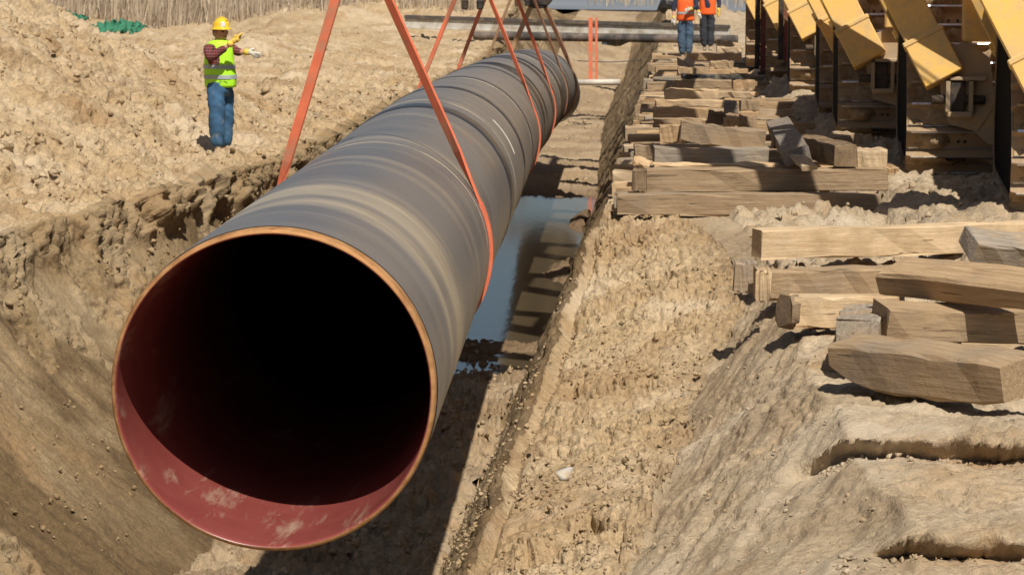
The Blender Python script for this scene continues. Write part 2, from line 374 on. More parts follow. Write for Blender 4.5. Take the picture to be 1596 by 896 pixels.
xl = np.maximum(xl, outL+1.0)
segs = [  # name, x0, z0, x1, z1, columns, spacing power
 ('g0', outL-900, 0*q, outL, 0*q, 14), ('heap', outL, 0*q, xl, 0*q, 320), ('wallL', xl, 0*q, xfl, zfl, 170), ('floor', xfl, zfl, xfr, zfl, 110),
 ('wallR', xfr, zfl, xlip, zlip*tr, 80), ('ledge', xlip, zlip*tr, xb, zb*tr, 130), ('face', xb, zb*tr, xt, 0*q, 80), ('ground', xt, 0*q, outR, 0*q, 190),
 ('g9', outR, 0*q, outR+900, 0*q, 12)]
X = []; Z = []; S = []; T = []
for i, (nm, x0, z0, x1, z1, n) in enumerate(segs):
    t = np.linspace(0, 1, n+1)[(0 if i == 0 else 1):]
    if nm == 'g0': t = 1-(1-t)**2.2
    if nm == 'g9': t = t**2.2
    X.append(x0[:, None]*(1-t)+x1[:, None]*t); Z.append(z0[:, None]*(1-t)+z1[:, None]*t)
    S += [i]*len(t); T.append(np.broadcast_to(t, (len(q), len(t))))
X = np.concatenate(X, 1); Z = np.concatenate(Z, 1); T = np.concatenate(T, 1); S = np.array(S)
NR, NC = X.shape; Y = np.broadcast_to(Yr[:, None], X.shape).copy(); Q = Y/K
sec = {s[0]: (S == i) for i, s in enumerate(segs)}
def on(nm): return sec[nm][None, :]*np.ones_like(X)
# cross profile shaping
wl = on('wallL'); Z = Z-wl*np.sin(T**.75*PI)*.22
# heaps on the left (also in the outer strip)
left = (X < xl[:, None]-.1)*1.0
rise = np.maximum(0, xl[:, None]-.9-X)
heapA = np.minimum(rise*.53, 1.30+.75*sst(-8.6, -10.2, X)*0+.75*(1-sst(-10.4, -8.6, X)))*(1-sst(23.5, 29, Q))*sst(3, 10, Q)
bx = 1-sst(-5.9, -3.2, X)
ridge = np.exp(-((Q-61)/6.5)**2)
heapB = (.42+.78*sst(-16.5, -14, X))*ridge*bx
heapC = .42*np.exp(-((Q-40)/9.)**2)*(1-sst(-10, -6.2, X))
heap = np.maximum(heapA, 0)+np.maximum(heapB*np.where(Q > 50, 1, left), heapC*left)
big = (fbm2(X*.55, Y*.35, 21, 4)-.5)
PM = W(345, 243, 120); heap = heap*(1-np.exp(-((X-PM.x)/.7)**2-((Y-PM.y)/1.5)**2)); heap = heap*(1+.35*big)+left*big*.35*sst(0, 1.2, rise)*(Q < 75)
Z = Z+heap
# a few far mounds
for (mx, my, mz, mr, mr2) in ((-1.0, 96, 1.3, 1.6, 3), (7.5, 80, 1.2, 4, 8), (-4.6, 86, .6, 2.5, 3)):
    Z = Z+mz*np.exp(-((X-mx)/mr)**2-((Y-my)/mr2)**2)*(1+.3*big)
# right hand ground: machine berm, steps left by lifted timbers
gr = on('ground')
Z = Z+gr*.26*sst(1.65, 2.15, X+.035*(Y-25))*sst(20, 25, Y)*(1-sst(62, 75, Y))
stepx = sst(.35, .7, X)
st1 = 14.6+.35*(fbm2(X*1.5, X*0, 31, 3)-.5)+.22*np.exp(-((X-.75)/.3)**2); st2 = 12.85+.16*(fbm2(X*1.5, X*0+4, 32, 3)-.5)+.12*np.exp(-((X-.95)/.12)**2)
d1 = 1-sst(-.04, .03, Y-st1); d2 = 1-sst(-.04, .03, Y-st2)
stepm = (on('ground')+on('face')*sst(.45, 1., T)); sx2 = sst(.7, .98, X)
Z = Z-stepm*(d1*.15+d2*.15*sx2)+stepm*.05*(np.exp(-((Y-st1-.25)/.3)**2)+sx2*np.exp(-((Y-st2-.25)/.3)**2))
Z = Z+stepm*.06*(np.exp(-((Y-st1+.55)/.38)**2)*d1+sx2*np.exp(-((Y-st2+.55)/.38)**2)*d2)
rag = (fbm2(X*9, X*0+2, 33, 5, .7)-.40)*2.6
Yo = -(sst(-.05, .03, Y-st1)*np.exp(-(np.maximum(Y-st1, 0)/.28)**2)+sx2*sst(-.05, .03, Y-st2)*np.exp(-(np.maximum(Y-st2, 0)/.28)**2))*(.22+.17*rag)*stepm*stepx   # undercut brow
# base normals
P = np.stack([X, Y, Z], -1)
du = np.gradient(P, axis=1); dv = np.gradient(P, axis=0); N = np.cross(du, dv); N /= np.linalg.norm(N, axis=-1, keepdims=True)+1e-9
# arc length across
dl = np.sqrt(np.diff(X, axis=1)**2+np.diff(Z, axis=1)**2); U = np.concatenate([np.zeros((NR, 1)), np.cumsum(dl, 1)], 1)
U = U-U[:, [np.argmax(S == 4)]]
near = (Y < 118)&(Y > 7)
kz = 1+.55*(on('ledge')+on('face')+on('wallR')+on('ground')*.6)*(1-sst(24, 30, Y)); UU = U+.35*(fbm2(U*1.5, Y*1.5, 51, 3)-.5); YY = Y+.35*(fbm2(U*1.5+40, Y*1.5, 52, 3)-.5)
def clods(sc, seed, keep=.0):
    f1, f2, cid = worley2(UU/sc, YY/sc, seed)
    b = np.clip((f2-f1)*2.2, 0, 1); b = b**.6*(.35+.65*cid)
    return b*sc*(cid > keep)
def plates(sc, seed, sharp=5., warp=.0):
    UU = UU0*kz; YY = YY0*kz
    f1, f2, cid = worley2(UU/sc+fb_*warp, YY/sc-fb_*warp, seed)
    return (np.clip((f2-f1)*sharp, 0, 1)**.7*(.25+.75*cid)-.18*f1)*sc/kz
UU0, YY0 = UU, YY
fb_ = fbm2(UU*9, YY*9, 70, 3, .6)-.5
c1 = plates(.46, 61, 4., .8)*sst(.42, .66, fbm2(UU*.8, YY*.8, 60, 3)); c2 = plates(.21, 62, 4., .7)*sst(.30, .55, fbm2(UU*1.7, YY*1.7, 59, 3)); c3 = plates(.10, 63, 3.5, .6)
fb = fbm2(UU*3.2, YY*3.2, 71, 6, .62)-.5; fb2 = fbm2(U*16, Y*16, 72, 3, .65)-.5
rg_ = 1-abs(fbm2(UU*4.5+fb_, YY*4.5, 77, 4, .6)*2-1)*3.2; crack = -np.clip(rg_, 0, 1)**2*.05*sst(.45, .65, fbm2(UU*1.6, YY*1.6, 78, 3))
pit = -sst(.60, .74, fbm2(UU*7, YY*7, 73, 3, .65))*.085-sst(.62, .70, fbm2(UU*2.6, YY*2.6, 79, 4, .65))*.09+crack
patch = sst(.42, .6, fbm2(UU*.9, YY*.7, 74, 3))
rough = np.zeros_like(X); rough += on('heap')*.95; rough += on('ledge')*(.45+.4*patch)*(.25+.75*sst(.0, .18, T))+on('floor')*(.35+.5*(Y < 34))
rough += on('face')*.15*(.3+patch)+gr*(.20+.26*patch+.55*sst(17, 21, Y)); rough += on('g0')*.7+on('g9')*.5
toplip = wl*(1-sst(.05, .12, T+.12*(fbm2(Y*2.2, Y*0, 75, 4)-.5)))
wpatch = wl*sst(.56, .62, fbm2(U*1.1+3, Y*.8, 76, 4))
rough += wl*(toplip*1.0+.45*wpatch*(1-toplip)+.05)
rough += on('wallR')*(.10+.15*patch)
D = rough*(c1*.34+c2*.42+c3*.42+fb*.15+fb2*.065+pit*1.25)
# bucket grooves down the left wall, long scrapes along the right wall
gv = fbm2(Y*3.4+U*.5, U*.28, 81, 5, .68)-.5
D += wl*(1-toplip)*(gv*.15*sst(.3, .6, fbm2(U*.7, Y*.6, 89, 3))+(fbm2(Y*12+U*3, U*2., 82, 3)-.5)*.02+fb*.05)
D += toplip*(.09+.10*(fbm2(U*2, Y*2.2, 88, 3)-.4))
gh = fbm2(U*6.5, Y*.30, 83, 5, .65)-.5
D += (on('wallR')*.10+on('face')*.03)*gh+on('face')*((fbm2((U-.35*Y)*7, Y*.35, 85, 5)-.5)*.10+(fbm2(U*1.6, Y*1.6, 90, 4)-.5)*.08)*(1-sst(24, 27, Y))
# crust rib between wall and ledge
D += on('wallR')*.05*np.exp(-((T-.93)/.05)**2)+on('ledge')*(-.09)*np.exp(-((T-.05)/.035)**2)*(.4+.9*fbm2(Y*1.4, Y*0, 84, 3))*(Y < 28)
D += gr*(fbm2(U*1.2, Y*1.6, 86, 5)-.5)*.09+on('floor')*(fbm2(U*1.5, Y*.8, 87, 4)-.5)*.16
D *= near
D = np.where(Y > 60, D*.8, D)
P = P+N*D[..., None]; P[..., 1] += Yo
# bank slumps into the water from the right wall
Z2 = P[..., 2]
slump = np.exp(-((Y-42.5)/1.6)**2)*on('floor')*sst(.66, 1., T)*.30+np.exp(-((Y-51)/2.5)**2)*on('floor')*sst(.7, 1., T)*.3
P[..., 2] += slump+on('floor')*.20*np.exp(-((Y-34.6)/1.1)**2)
wm = np.exp(-(((X-PM.x)/.55)**2+((Y-PM.y)/1.1)**2)**1.5)*left; P[..., 2] = P[..., 2]*(1-wm)+(PM.z+.35*D)*wm
# damp attribute
n1 = fbm2(U*.8, Y*.8, 91, 5, .6); n2 = fbm2(U*3, Y*3, 92, 4, .6)
damp = wl*(1-toplip)*(1-wpatch*.7)*(.2+.75*sst(.40, .58, n1)+.55*sst(.45, .8, T))+toplip*.15
damp += on('wallR')*(.35+.4*sst(.45, .6, n1)); damp += on('floor')*(.18+.35*sst(.5, .6, n1)+.7*sst(31, 34, Y)*(1-sst(56, 59, Y)))
damp += on('ledge')*.45*sst(.52, .66, n1)*sst(.4, .6, n2)+on('face')*(.25+.5*sst(.45, .6, n1))+on('ledge')*.35*sst(.75, 1, T)*(Y < 26)+on('heap')*.42*sst(.55, .66, n1)*sst(.4, .55, n2)+gr*.3*sst(.5, .62, n1)
damp = np.clip(damp, 0, 1)
def rowsel(bands):
    out = []
    for r in range(NR):
        st = 1
        for (y0, y1, k) in bands:
            if y0 <= Yr[r] < y1: st = k
        if r % st == 0 or r == NR-1 or Yr[r] > 118 or Yr[r] < 8: out.append(r)
    return np.array(out)
def grid_obj(name, c0, c1, mat, bands=(), smooth=True):
    R_ = rowsel(bands); sub = P[R_, c0:c1]; n, m = sub.shape[:2]
    idx = np.arange(n*m).reshape(n, m)
    F = np.stack([idx[:-1, :-1], idx[:-1, 1:], idx[1:, 1:], idx[1:, :-1]], -1).reshape(-1, 4)
    me = npmesh(name, sub.reshape(-1, 3), F)
    a = me.attributes.new('damp', 'FLOAT', 'POINT'); a.data.foreach_set('value', damp[R_, c0:c1].astype(np.float32).ravel())
    o = link(name, me, mat, smooth=smooth); return tag(o, kind='structure')
def cols(*names):
    m = np.zeros(NC, bool)
    for n in names: m |= sec[n]
    i = np.where(m)[0]; return max(i[0]-1, 0), i[-1]+1
grid_obj('spoil_heap', *cols('g0', 'heap'), M['soil'], [(8, 20, 4), (70, 119, 2)], smooth=False)
grid_obj('trench_wall_left', *cols('wallL'), M['wall'], [(8, 17, 4), (60, 119, 2)])
grid_obj('trench_floor', *cols('floor'), M['floor'], [(8, 20, 4), (20, 119, 2)], smooth=False)
grid_obj('trench_wall_right', *cols('wallR'), M['wall'], [(46, 119, 2)])
grid_obj('crumbled_ledge', *cols('ledge'), M['soil'], [(46, 119, 2)], smooth=False)
grid_obj('ground', *cols('face', 'ground', 'g9'), M['ground'], [(24, 119, 2)])
# terrain lookup
def near_vertex(x, y, names=None):
    r = int(np.argmin(abs(Yr-y))); m = np.ones(NC, bool)
    if names: m = cols_mask(names)
    d = abs(P[r, :, 0]-x)+(~m)*1e6
    return r, int(np.argmin(d))
def cols_mask(names):
    m = np.zeros(NC, bool)
    for n in names: m |= sec[n]
    return m
def gz(x, y):
    r, c = near_vertex(x, y); return float(P[r, c, 2])
# loose clods
def ico(sub):
    bm = bmesh.new(); bmesh.ops.create_icosphere(bm, subdivisions=sub, radius=1); bm.verts.index_update()
    v = np.array([x.co[:] for x in bm.verts]); f = np.array([[a.index for a in p.verts] for p in bm.faces]); bm.free(); return v, f
iv1, if1 = ico(1); iv2, if2 = ico(2)
def rock_verts(iv, seed):
    r = np.random.default_rng(seed); v = iv.copy()
    for k in range(8):
        n = r.normal(size=3); n /= np.linalg.norm(n); d = v@n; c = r.uniform(.25, .62); v = v-np.outer(np.maximum(d-c, 0), n)
    v *= 1+.12*r.normal(size=(len(v), 1)); v *= r.uniform(.7, 1.2, size=3); return v
def scatter(name, parts, mat, iv, fi, nvar=10):
    """parts: (x,y,z,size) arrays"""
    VS = [rock_verts(iv, 100+k) for k in range(nvar)]; V = []; F = []; off = 0
    for (x, y, z, s) in parts:
        v = VS[rng.integers(nvar)]; a, b = rng.uniform(0, 6.28), rng.uniform(-.6, .6); ca, sa = math.cos(a), math.sin(a); cb, sb = math.cos(b), math.sin(b)
        R = np.array([[ca, -sa*cb, sa*sb], [sa, ca*cb, -ca*sb], [0, sb, cb]])
        V.append((v*s)@R.T+(x, y, z)); F.append(fi+off); off += len(v)
    me = npmesh(name, np.concatenate(V), np.concatenate(F))
    o = link(name, me, mat, smooth=False); return tag(o, kind='stuff')
def pick(names, n, ymin, ymax, smin, smax, pw=2.2, ypow=1.6, tmin=0, tmax=1):
    out = []; ci = np.where(cols_mask(names))[0]
    rr = np.where((Yr > ymin)&(Yr < ymax))[0]
    R = rng.choice(rr, n); Cc = rng.choice(ci, n)
    dens = fbm2(U[R, Cc]*.9, Yr[R]*.9, 131, 3)
    for r, c, d in zip(R, Cc, dens):
        if d < .40+.12*rng.random(): continue
        if not (tmin <= T[r, c] <= tmax): continue
        s = smin+(smax-smin)*rng.random()**pw
        jx, jy = rng.normal(0, .02), rng.normal(0, .03)
        out.append((P[r, c, 0]+jx, P[r, c, 1]+jy, P[r, c, 2]+s*.25, s))
    return out
L = pick(['heap'], 420, 20, 48, .06, .15, 1.8)+pick(['heap'], 16000, 20, 50, .012, .085, 3.)+pick(['heap'], 2200, 45, 95, .03, .12, 3)
o = scatter('heap_clods', L, M['soil'], iv1, if1); tag(o, 'loose dry clods and crumbs scattered over the sandy spoil heap beside the trench', 'soil clods')
L = pick(['ledge', 'wallR'], 15000, 9, 30, .006, .036, 3., tmin=.05)+pick(['face'], 700, 9, 26, .006, .03, 3)
o = scatter('ledge_clods', L, M['soil'], iv1, if1); tag(o, 'loose crumbs of clay lying on the crumbled ledge along the right trench edge', 'soil clods')
L = pick(['floor'], 2600, 18, 34, .015, .09, 3)+pick(['floor'], 500, 57, 90, .02, .09, 3)
o = scatter('floor_clods', L, M['floor'], iv1, if1); tag(o, 'lumps of soil fallen on the trench floor beneath the pipe', 'soil clods')
L = pick(['wallL'], 9000, 18, 60, .012, .07, 3, tmax=.2)+pick(['wallL'], 2400, 18, 50, .01, .05, 3)
o = scatter('bank_clods', L, M['wall'], iv1, if1); tag(o, 'crumbling lumps along the top of the left trench wall', 'soil clods')
L = [(x_, float(np.interp(x_, X[np.argmin(abs(Yr-y_))], st[np.argmin(abs(Yr-y_))]))+dy_, 0, s_) for y_, st in ((14.6, st1), (12.85, st2)) for x_, dy_, s_ in zip(rng.uniform(.6, 1.9, 130), rng.normal(-.22, .09, 130), .008+.03*rng.random(130)**3)]
L = [(x_, y_, gz(x_, y_)+s_*.3, s_) for x_, y_, _, s_ in L]+pick(['ground', 'face'], 2600, 10, 24, .004, .022, 3)+pick(['ground'], 3600, 24, 75, .015, .085, 3)
o = scatter('ground_clods', L, M['ground'], iv1, if1); tag(o, 'churned lumps of dry mud between the timbers and the crawler tracks', 'soil clods')
L = pick(['floor'], 160, 33, 37, .05, .16, 1.6)+pick(['floor'], 60, 53, 57, .04, .12, 2)
o = scatter('mud_lumps', L, M['iron'], iv1, if1); bpy.data.objects.remove(o)
def stone(px, py, s, sz, label, sub=2):
    p = W(px, py, s); v = rock_verts(iv2, int(px))*np.array(sz); e = pymesh('stone', v, if2.tolist())
    o = link('stone', e, M['stone']); o.location = p; return tag(o, label, 'stone')
p = stone(12, 206, 128, (.085, .08, .09), 'pale round stone lodged in the spoil heap at the left edge of the picture')
p = stone(132, 268, 135, (.12, .11, .08), 'pale flat faced lump on the heap just above the left trench wall')
p = stone(305, 232, 118, (.09, .1, .06), 'pale stone on the ground left of the boots of the worker in yellow green vest')
p = stone(882, 738, 300, (.105, .1, .05), 'flat grey stone pressed into the crumbled ledge right of the pipe')
#WATER
me = npmesh('water', np.array([[-6.2, 29., -2.47], [-1.6, 29., -2.47], [-1.6, 61, -2.47], [-6.2, 61, -2.47]], float), np.array([[0, 1, 2, 3]]))
tag(link('water', me, M['water'], smooth=False), kind='structure')
V = []; F = []
v, f = [], []
for i, a in enumerate(np.linspace(0, 2*PI, 49)[:-1]):
    v.append((10+70*math.cos(a)*(1+.05*math.sin(5*a)), 330+215*math.sin(a), .06))
me = pymesh('pond', v, [tuple(range(48))]); tag(link('pond', me, M['far'], smooth=False), kind='structure')
#PIPE
# ------------------------------------------------------------------ the pipe
RAD = .712
ctr = [W(*a) for a in ((425, 610, 360), (520, 484, 294), (610, 365, 230), (680, 276, 187), (728, 222, 152), (775, 178, 122), (815, 148, 98), (843, 136, 80), (856, 146, 68))]
def catmull(pts, n):
    out = []; P_ = [pts[0]*2-pts[1]]+pts+[pts[-1]*2-pts[-2]]
    for i in range(1, len(P_)-2):
        for k in range(n):
            t = k/n; a, b, c, d = P_[i-1], P_[i], P_[i+1], P_[i+2]
            out.append(.5*((2*b)+(c-a)*t+(2*a-5*b+4*c-d)*t*t+(3*b-a-3*c+d)*t**3))
    out.append(pts[-1]); return out
path = catmull(ctr, 24)
for _ in range(60): path = [path[0]]+[(path[i-1]+path[i]*2+path[i+1])/4 for i in range(1, len(path)-1)]+[path[-1]]
cum = [0.]
for i in range(1, len(path)): cum.append(cum[-1]+(path[i]-path[i-1]).length)
def pfr(d):
    """point, tangent, side, up at length d"""
    i = min(max(np.searchsorted(cum, d)-1, 0), len(path)-2); t = (d-cum[i])/(cum[i+1]-cum[i])
    c = path[i].lerp(path[i+1], t)
    def tan(j): j = min(max(j, 1), len(path)-2); return (path[j+1]-path[j-1]).normalized()
    T_ = tan(i).lerp(tan(i+1), t).normalized()
    s = T_.cross(Vector((0, 0, 1))).normalized(); u = s.cross(T_); return c, T_, s, u
base = path[0]-Vector((0, 0, RAD))
pipe = empty('steel_pipe', base, 'huge grey coated steel pipe hung over the trench, red lining inside its open end', 'pipe')
def sweep(prof, seg=128, name='x', mat=None, parent=None, uv=True, loc=None):
    """prof: list of (length along, radius)"""
    loc = base if loc is None else loc
    V = np.zeros((len(prof), seg+1, 3)); 
    for i, (d, r) in enumerate(prof):
        c, T_, s, u = pfr(d) if d >= 0 else (path[0]+pfr(0)[1]*d,)+pfr(0)[1:]
        for k in range(seg+1):
            a = 2*PI*k/seg; V[i, k] = c+(s*math.cos(a)+u*math.sin(a))*r-loc
    idx = np.arange(len(prof)*(seg+1)).reshape(len(prof), seg+1)
    F = np.stack([idx[:-1, :-1], idx[:-1, 1:], idx[1:, 1:], idx[1:, :-1]], -1).reshape(-1, 4)[:, ::-1]
    me = npmesh(name, V.reshape(-1, 3), F)
    if uv:
        l = me.uv_layers.new(name='along'); dd = np.array([p_[0] for p_ in prof]); aa = np.arange(seg+1)/seg*2*PI*RAD
        vi = F.ravel(); l.data.foreach_set('uv', np.stack([dd[vi//(seg+1)], aa[vi % (seg+1)]], -1).astype(np.float32).ravel())
    o = link(name, me, mat, parent); return o
END = cum[-1]
ds = list(np.arange(.14, END, .28))
sweep([(.10, RAD-.0015), (.104, RAD)]+[(d, RAD) for d in ds]+[(END, RAD)], name='coated_shell', mat=M['pipe'], parent=pipe)
RI = RAD-.030
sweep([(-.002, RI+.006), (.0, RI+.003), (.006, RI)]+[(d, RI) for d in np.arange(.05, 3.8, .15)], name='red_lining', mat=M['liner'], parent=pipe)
sweep([(d, RI+.001) for d in np.arange(3.6, END-.06, .5)], name='shaded_inner_wall', mat=M['black'], parent=pipe, uv=False)  # deep bore coloured black to stand in for its darkness
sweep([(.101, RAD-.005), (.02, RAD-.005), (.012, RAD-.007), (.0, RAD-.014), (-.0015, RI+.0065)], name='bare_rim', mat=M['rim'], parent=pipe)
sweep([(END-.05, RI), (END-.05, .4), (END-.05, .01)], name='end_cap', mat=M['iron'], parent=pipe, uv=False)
# shrink sleeves, a painted strap shadow and clay rings, each slightly proud
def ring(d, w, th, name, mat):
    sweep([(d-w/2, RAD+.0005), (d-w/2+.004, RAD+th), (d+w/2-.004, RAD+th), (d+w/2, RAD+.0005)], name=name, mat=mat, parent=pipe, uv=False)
for d, w in ((9.0, .42), (11.8, .30), (14.6, .12), (18.4, .25), (24.5, .3), (30., .35), (41, .4)):  # first band paints the near strap's shadow, the others are sleeves
    if d < END-1: ring(d, w, .005, 'sleeve_and_shadow_band', M['band'])
for d, w in ((5.35, .03), (9.7, .03), (14.3, .06), (20.2, .08), (26.6, .10), (33.5, .12), (38.8, .12)):
    if d < END-1: ring(d, w, .002, 'clay_ring', M['dust_ring'])
c_, T0_, s0_, u0_ = pfr(10.4); mb = MB(); mb.tube([c_+(s0_*math.cos(a)+u0_*math.sin(a))*(RAD+.001)-base for a in np.radians(np.linspace(18, 46, 14))], [.003]+[.006]*12+[.003], 6)
mb.build('chalk_mark', M['pale_pipe'], pipe, True)
#SLINGS
def dist_at_s(s):
    best = min(range(len(path)), key=lambda i: abs(FPX/(-( _R.transposed() @ (path[i]-Vector((0, 0, CAMZ)))).z)-s)); return cum[best]
def strap(name, pts, nrm, w, th, mat, parent, loc):
    """flat webbing: nrm gives the side direction (width) at each point"""
    vs = []; n = len(pts)
    for i, p in enumerate(pts):
        t = (pts[min(i+1, n-1)]-pts[max(i-1, 0)]).normalized(); wd = nrm[i].normalized(); f = t.cross(wd).normalized()
        for a, b in ((-1, -1), (1, -1), (1, 1), (-1, 1)): vs.append(p+wd*a*w/2+f*b*th/2-loc)
    fs = [(i*4+k, i*4+(k+1) % 4, (i+1)*4+(k+1) % 4, (i+1)*4+k) for i in range(n-1) for k in range(4)]+[(3, 2, 1, 0), (4*n-4, 4*n-3, 4*n-2, 4*n-1)]
    me = pymesh(name, vs, fs); bm = bmesh.new(); bm.from_mesh(me); bmesh.ops.recalc_face_normals(bm, faces=bm.faces); bm.to_mesh(me); bm.free()
    return link(name, me, mat, parent, smooth=False)
machines = [(2.72, 24.6), (2.09, 29.0), (1.58, 33.8), (1.53, 38.4), (1.29, 44.6), (1.0, 50.0), (.72, 56.)]
TIP = Vector((-3.75, 1.8, 8.9))
def sling(s, hgt, w, mats, label, mach, lean=0., blk=(.62, .17)):
    d = dist_at_s(s); c, T_, sd, u = pfr(d); H = c+Vector((0, 0, 1))*hgt+sd*lean
    # apex in ring plane
    ax = H-c; ax -= T_*ax.dot(T_); hh = ax.length; e1 = ax.normalized(); e2 = T_.cross(e1)*-1   # e2 to the right
    R_ = RAD+w*.18; al = math.acos(R_/hh); A = c+e1*hh
    root = empty('lifting_sling', A, label, 'sling', 'lifting slings holding the pipe')
    for sgn, nm, mt in ((-1, 'strap_run', mats[0]), (1, 'strap_run', mats[1])):
        tp = c+(e1*math.cos(al)+e2*sgn*math.sin(al))*R_
        n = 10; st = A+e2*sgn*.03
        pts = [st.lerp(tp, k/n) for k in range(n+1)]
        pd = (tp-st).normalized().cross(T_); strap(nm, pts, [(T_*math.cos(tw)+pd*-math.sin(tw)) for tw in [(1.15 if sgn > 0 else .85)*(1-sst(.75, 1., k/n)) for k in range(n+1)]], w, w*.28, mt, root, A)
    angs = np.linspace(al, 2*PI-al, 60)
    pts = [c+(e1*math.cos(a)+e2*math.sin(a))*R_ for a in angs]
    strap('strap_loop', pts, [T_]*60, w*1.5, w*.34, mats[1], root, A)
    mb = MB(); mb.tube([Vector((0, 0, .25))+Vector((math.cos(a)*.09, 0, math.sin(a)*.13)) for a in np.linspace(-PI*1.1, PI*.75, 14)], [.022+.014*math.sin(k/13*PI) for k in range(14)], 8)
    mb.build('hook', M['iron'], root, True)
    mb = MB(); mb.cyl((0, 0, blk[0]), (0, 1, 0), blk[1], .16, 24, .02); mb.box(-blk[1]*.6, blk[1]*.6, -.10, .10, blk[0]-.24, blk[0]+.04, .02); mb.build('hook_block', M['iron'], root)
    mx, my = machines[mach]; tip = Vector((mx, my, .28))+TIP-A
    mb = MB()
    for off in (-.06, .06): mb.tube([Vector((off, 0, .7)), tip+Vector((off, 0, -.1))], .011, 6)
    mb.build('wire_rope', M['rope'], root)
    for sgn in (-1, 1):
        q_ = e2*sgn*.08-e1*(.45 if w < .06 else .2)
        mb = MB(); mb.box(q_.x-.035, q_.x+.035, q_.y-.05, q_.y+.05, q_.z-.05, q_.z+.05, .012); mb.build('shackle', M['iron'], root)
    return root
SL, SD, SB = M['sling'], M['sling_dirty'], M['sling_brown']
sling(243, 1.96, .064, (SL, SL), 'nearest and widest orange sling around the pipe', 0, -.12)
sling(146, 1.85, .048, (SL, SL), 'second orange sling from the open end, wrapped round the grey pipe', 1)
sling(119, 1.95, .05, (SL, SL), 'third orange sling from the open end of the pipe, bright on its right side', 2)
sling(99, 1.9, .045, (SB, SB), 'fourth sling from the open end, thin and brown', 3)
sling(83, 1.75, .09, (SB, SD), 'farthest muddy sling under the round black pulley block at the pipe end', 4, 0., (.02, .30))
#MACHINES
# ------------------------------------------------------------------ pipelayers (side boom crawlers)
def hull_loop(circles, pitch):
    pts = []
    for (cy, cz, r) in circles:
        for k in range(72): a = 2*PI*k/72; pts.append((cy+r*math.cos(a), cz+r*math.sin(a)))
    pts = sorted(set(pts))
    def half(ps):
        h = []
        for p_ in ps:
            while len(h) > 1 and (h[-1][0]-h[-2][0])*(p_[1]-h[-2][1])-(h[-1][1]-h[-2][1])*(p_[0]-h[-2][0]) <= 0: h.pop()
            h.append(p_)
        return h[:-1]
    h = half(pts)+half(pts[::-1]); h.append(h[0])
    cu = [0]
    for a, b in zip(h, h[1:]): cu.append(cu[-1]+math.dist(a, b))
    n = int(cu[-1]/pitch); out = []
    for k in range(n):
        d = (k+.5)*cu[-1]/n; i = int(np.searchsorted(cu, d))-1; t = (d-cu[i])/(cu[i+1]-cu[i])
        y = h[i][0]+(h[i+1][0]-h[i][0])*t; z = h[i][1]+(h[i+1][1]-h[i][1])*t
        e = .02; i2 = i; ty = h[i+1][0]-h[i][0]; tz = h[i+1][1]-h[i][1]; l = math.hypot(ty, tz)
        out.append((y, z, math.atan2(tz/l, ty/l)))
    return out, cu[-1]/n
TW = 1.0
loop, PIT = hull_loop([(.55, .50, .44), (3.65, .50, .44), (1.35, 1.86, .36), (3.2, 1.86, .36)], .235)
def shoe_mesh():
    p = PIT; prof = [(-p*.53, 0), (p*.50, 0), (p*.50, .016), (-p*.30, .018), (-p*.36, .036), (-p*.40, .105), (-p*.47, .105), (-p*.53, .03)]
    mb = MB(); n = len(prof); vs = []
    for x, cut in ((-TW/2, .04), (-TW/2+.07, 0), (TW/2-.07, 0), (TW/2, .04)):
        vs += [(x, u+(cut if u < 0 and False else 0), -v+(cut*.6 if v > .05 else 0)) for u, v in prof]
    fs = [(i*n+k, i*n+(k+1) % n, (i+1)*n+(k+1) % n, (i+1)*n+k) for i in range(3) for k in range(n)]+[tuple(range(n)), tuple(range(3*n, 4*n))[::-1]]
    mb.add(vs, fs); return mb.mesh('track_shoe')
# a shoe's local -z is outwards
shoe_me = shoe_mesh(); shoe_me.materials.append(M['shoe'])
def edge_mesh():
    mb = MB(); mb.box(-TW/2+.05, TW/2-.05, -PIT*.48, -PIT*.39, -.110, -.1045); mb.box(-TW/2+.02, TW/2-.02, PIT*.42, PIT*.503, -.0195, -.0165)
    me = mb.mesh('grouser_edge'); me.materials.append(M['shoe_edge']); return me
edge_me = edge_mesh()
bolt_mb = MB()
for bx_ in (-.12, -.05, .05, .12): bolt_mb.box(bx_-.014, bx_+.014, .02, .048, -.032, -.014)
bolt_me = bolt_mb.mesh('bolt_head'); bolt_me.materials.append(M['iron'])
FOOTZ = .80
def dirt_mesh(seed):
    nx, ny = 26, 6; r = np.random.default_rng(seed); gx = np.linspace(-TW/2+.02, TW/2-.02, nx); gy = np.linspace(-PIT*.36, PIT*.47, ny)
    XX, YY_ = np.meshgrid(gx, gy, indexing='ij'); h = fbm2(XX*4+seed*7, YY_*6+seed, 300+seed, 4)
    h = np.clip(h-.43, 0, 1)*.34+r.normal(size=h.shape)*.003; h[:, -1] *= .3; h *= np.where(h > .004, 1, 0)
    z = -.014-h-np.where(h > .004, .004, -.006); V = np.stack([XX+r.normal(size=h.shape)*.004, YY_+r.normal(size=h.shape)*.003, z], -1).reshape(-1, 3)
    idx = np.arange(nx*ny).reshape(nx, ny); F = np.stack([idx[:-1, :-1], idx[:-1, 1:], idx[1:, 1:], idx[1:, :-1]], -1).reshape(-1, 4)
    me = npmesh('packed_dirt', V, F); me.materials.append(M['dirt']); return me
dirt_mes = [dirt_mesh(k) for k in range(7)]
def leg_beam(mb, a, b, w, h): mb.beam(a, b, w, h, up=(0, 1, 0), bev=.012)
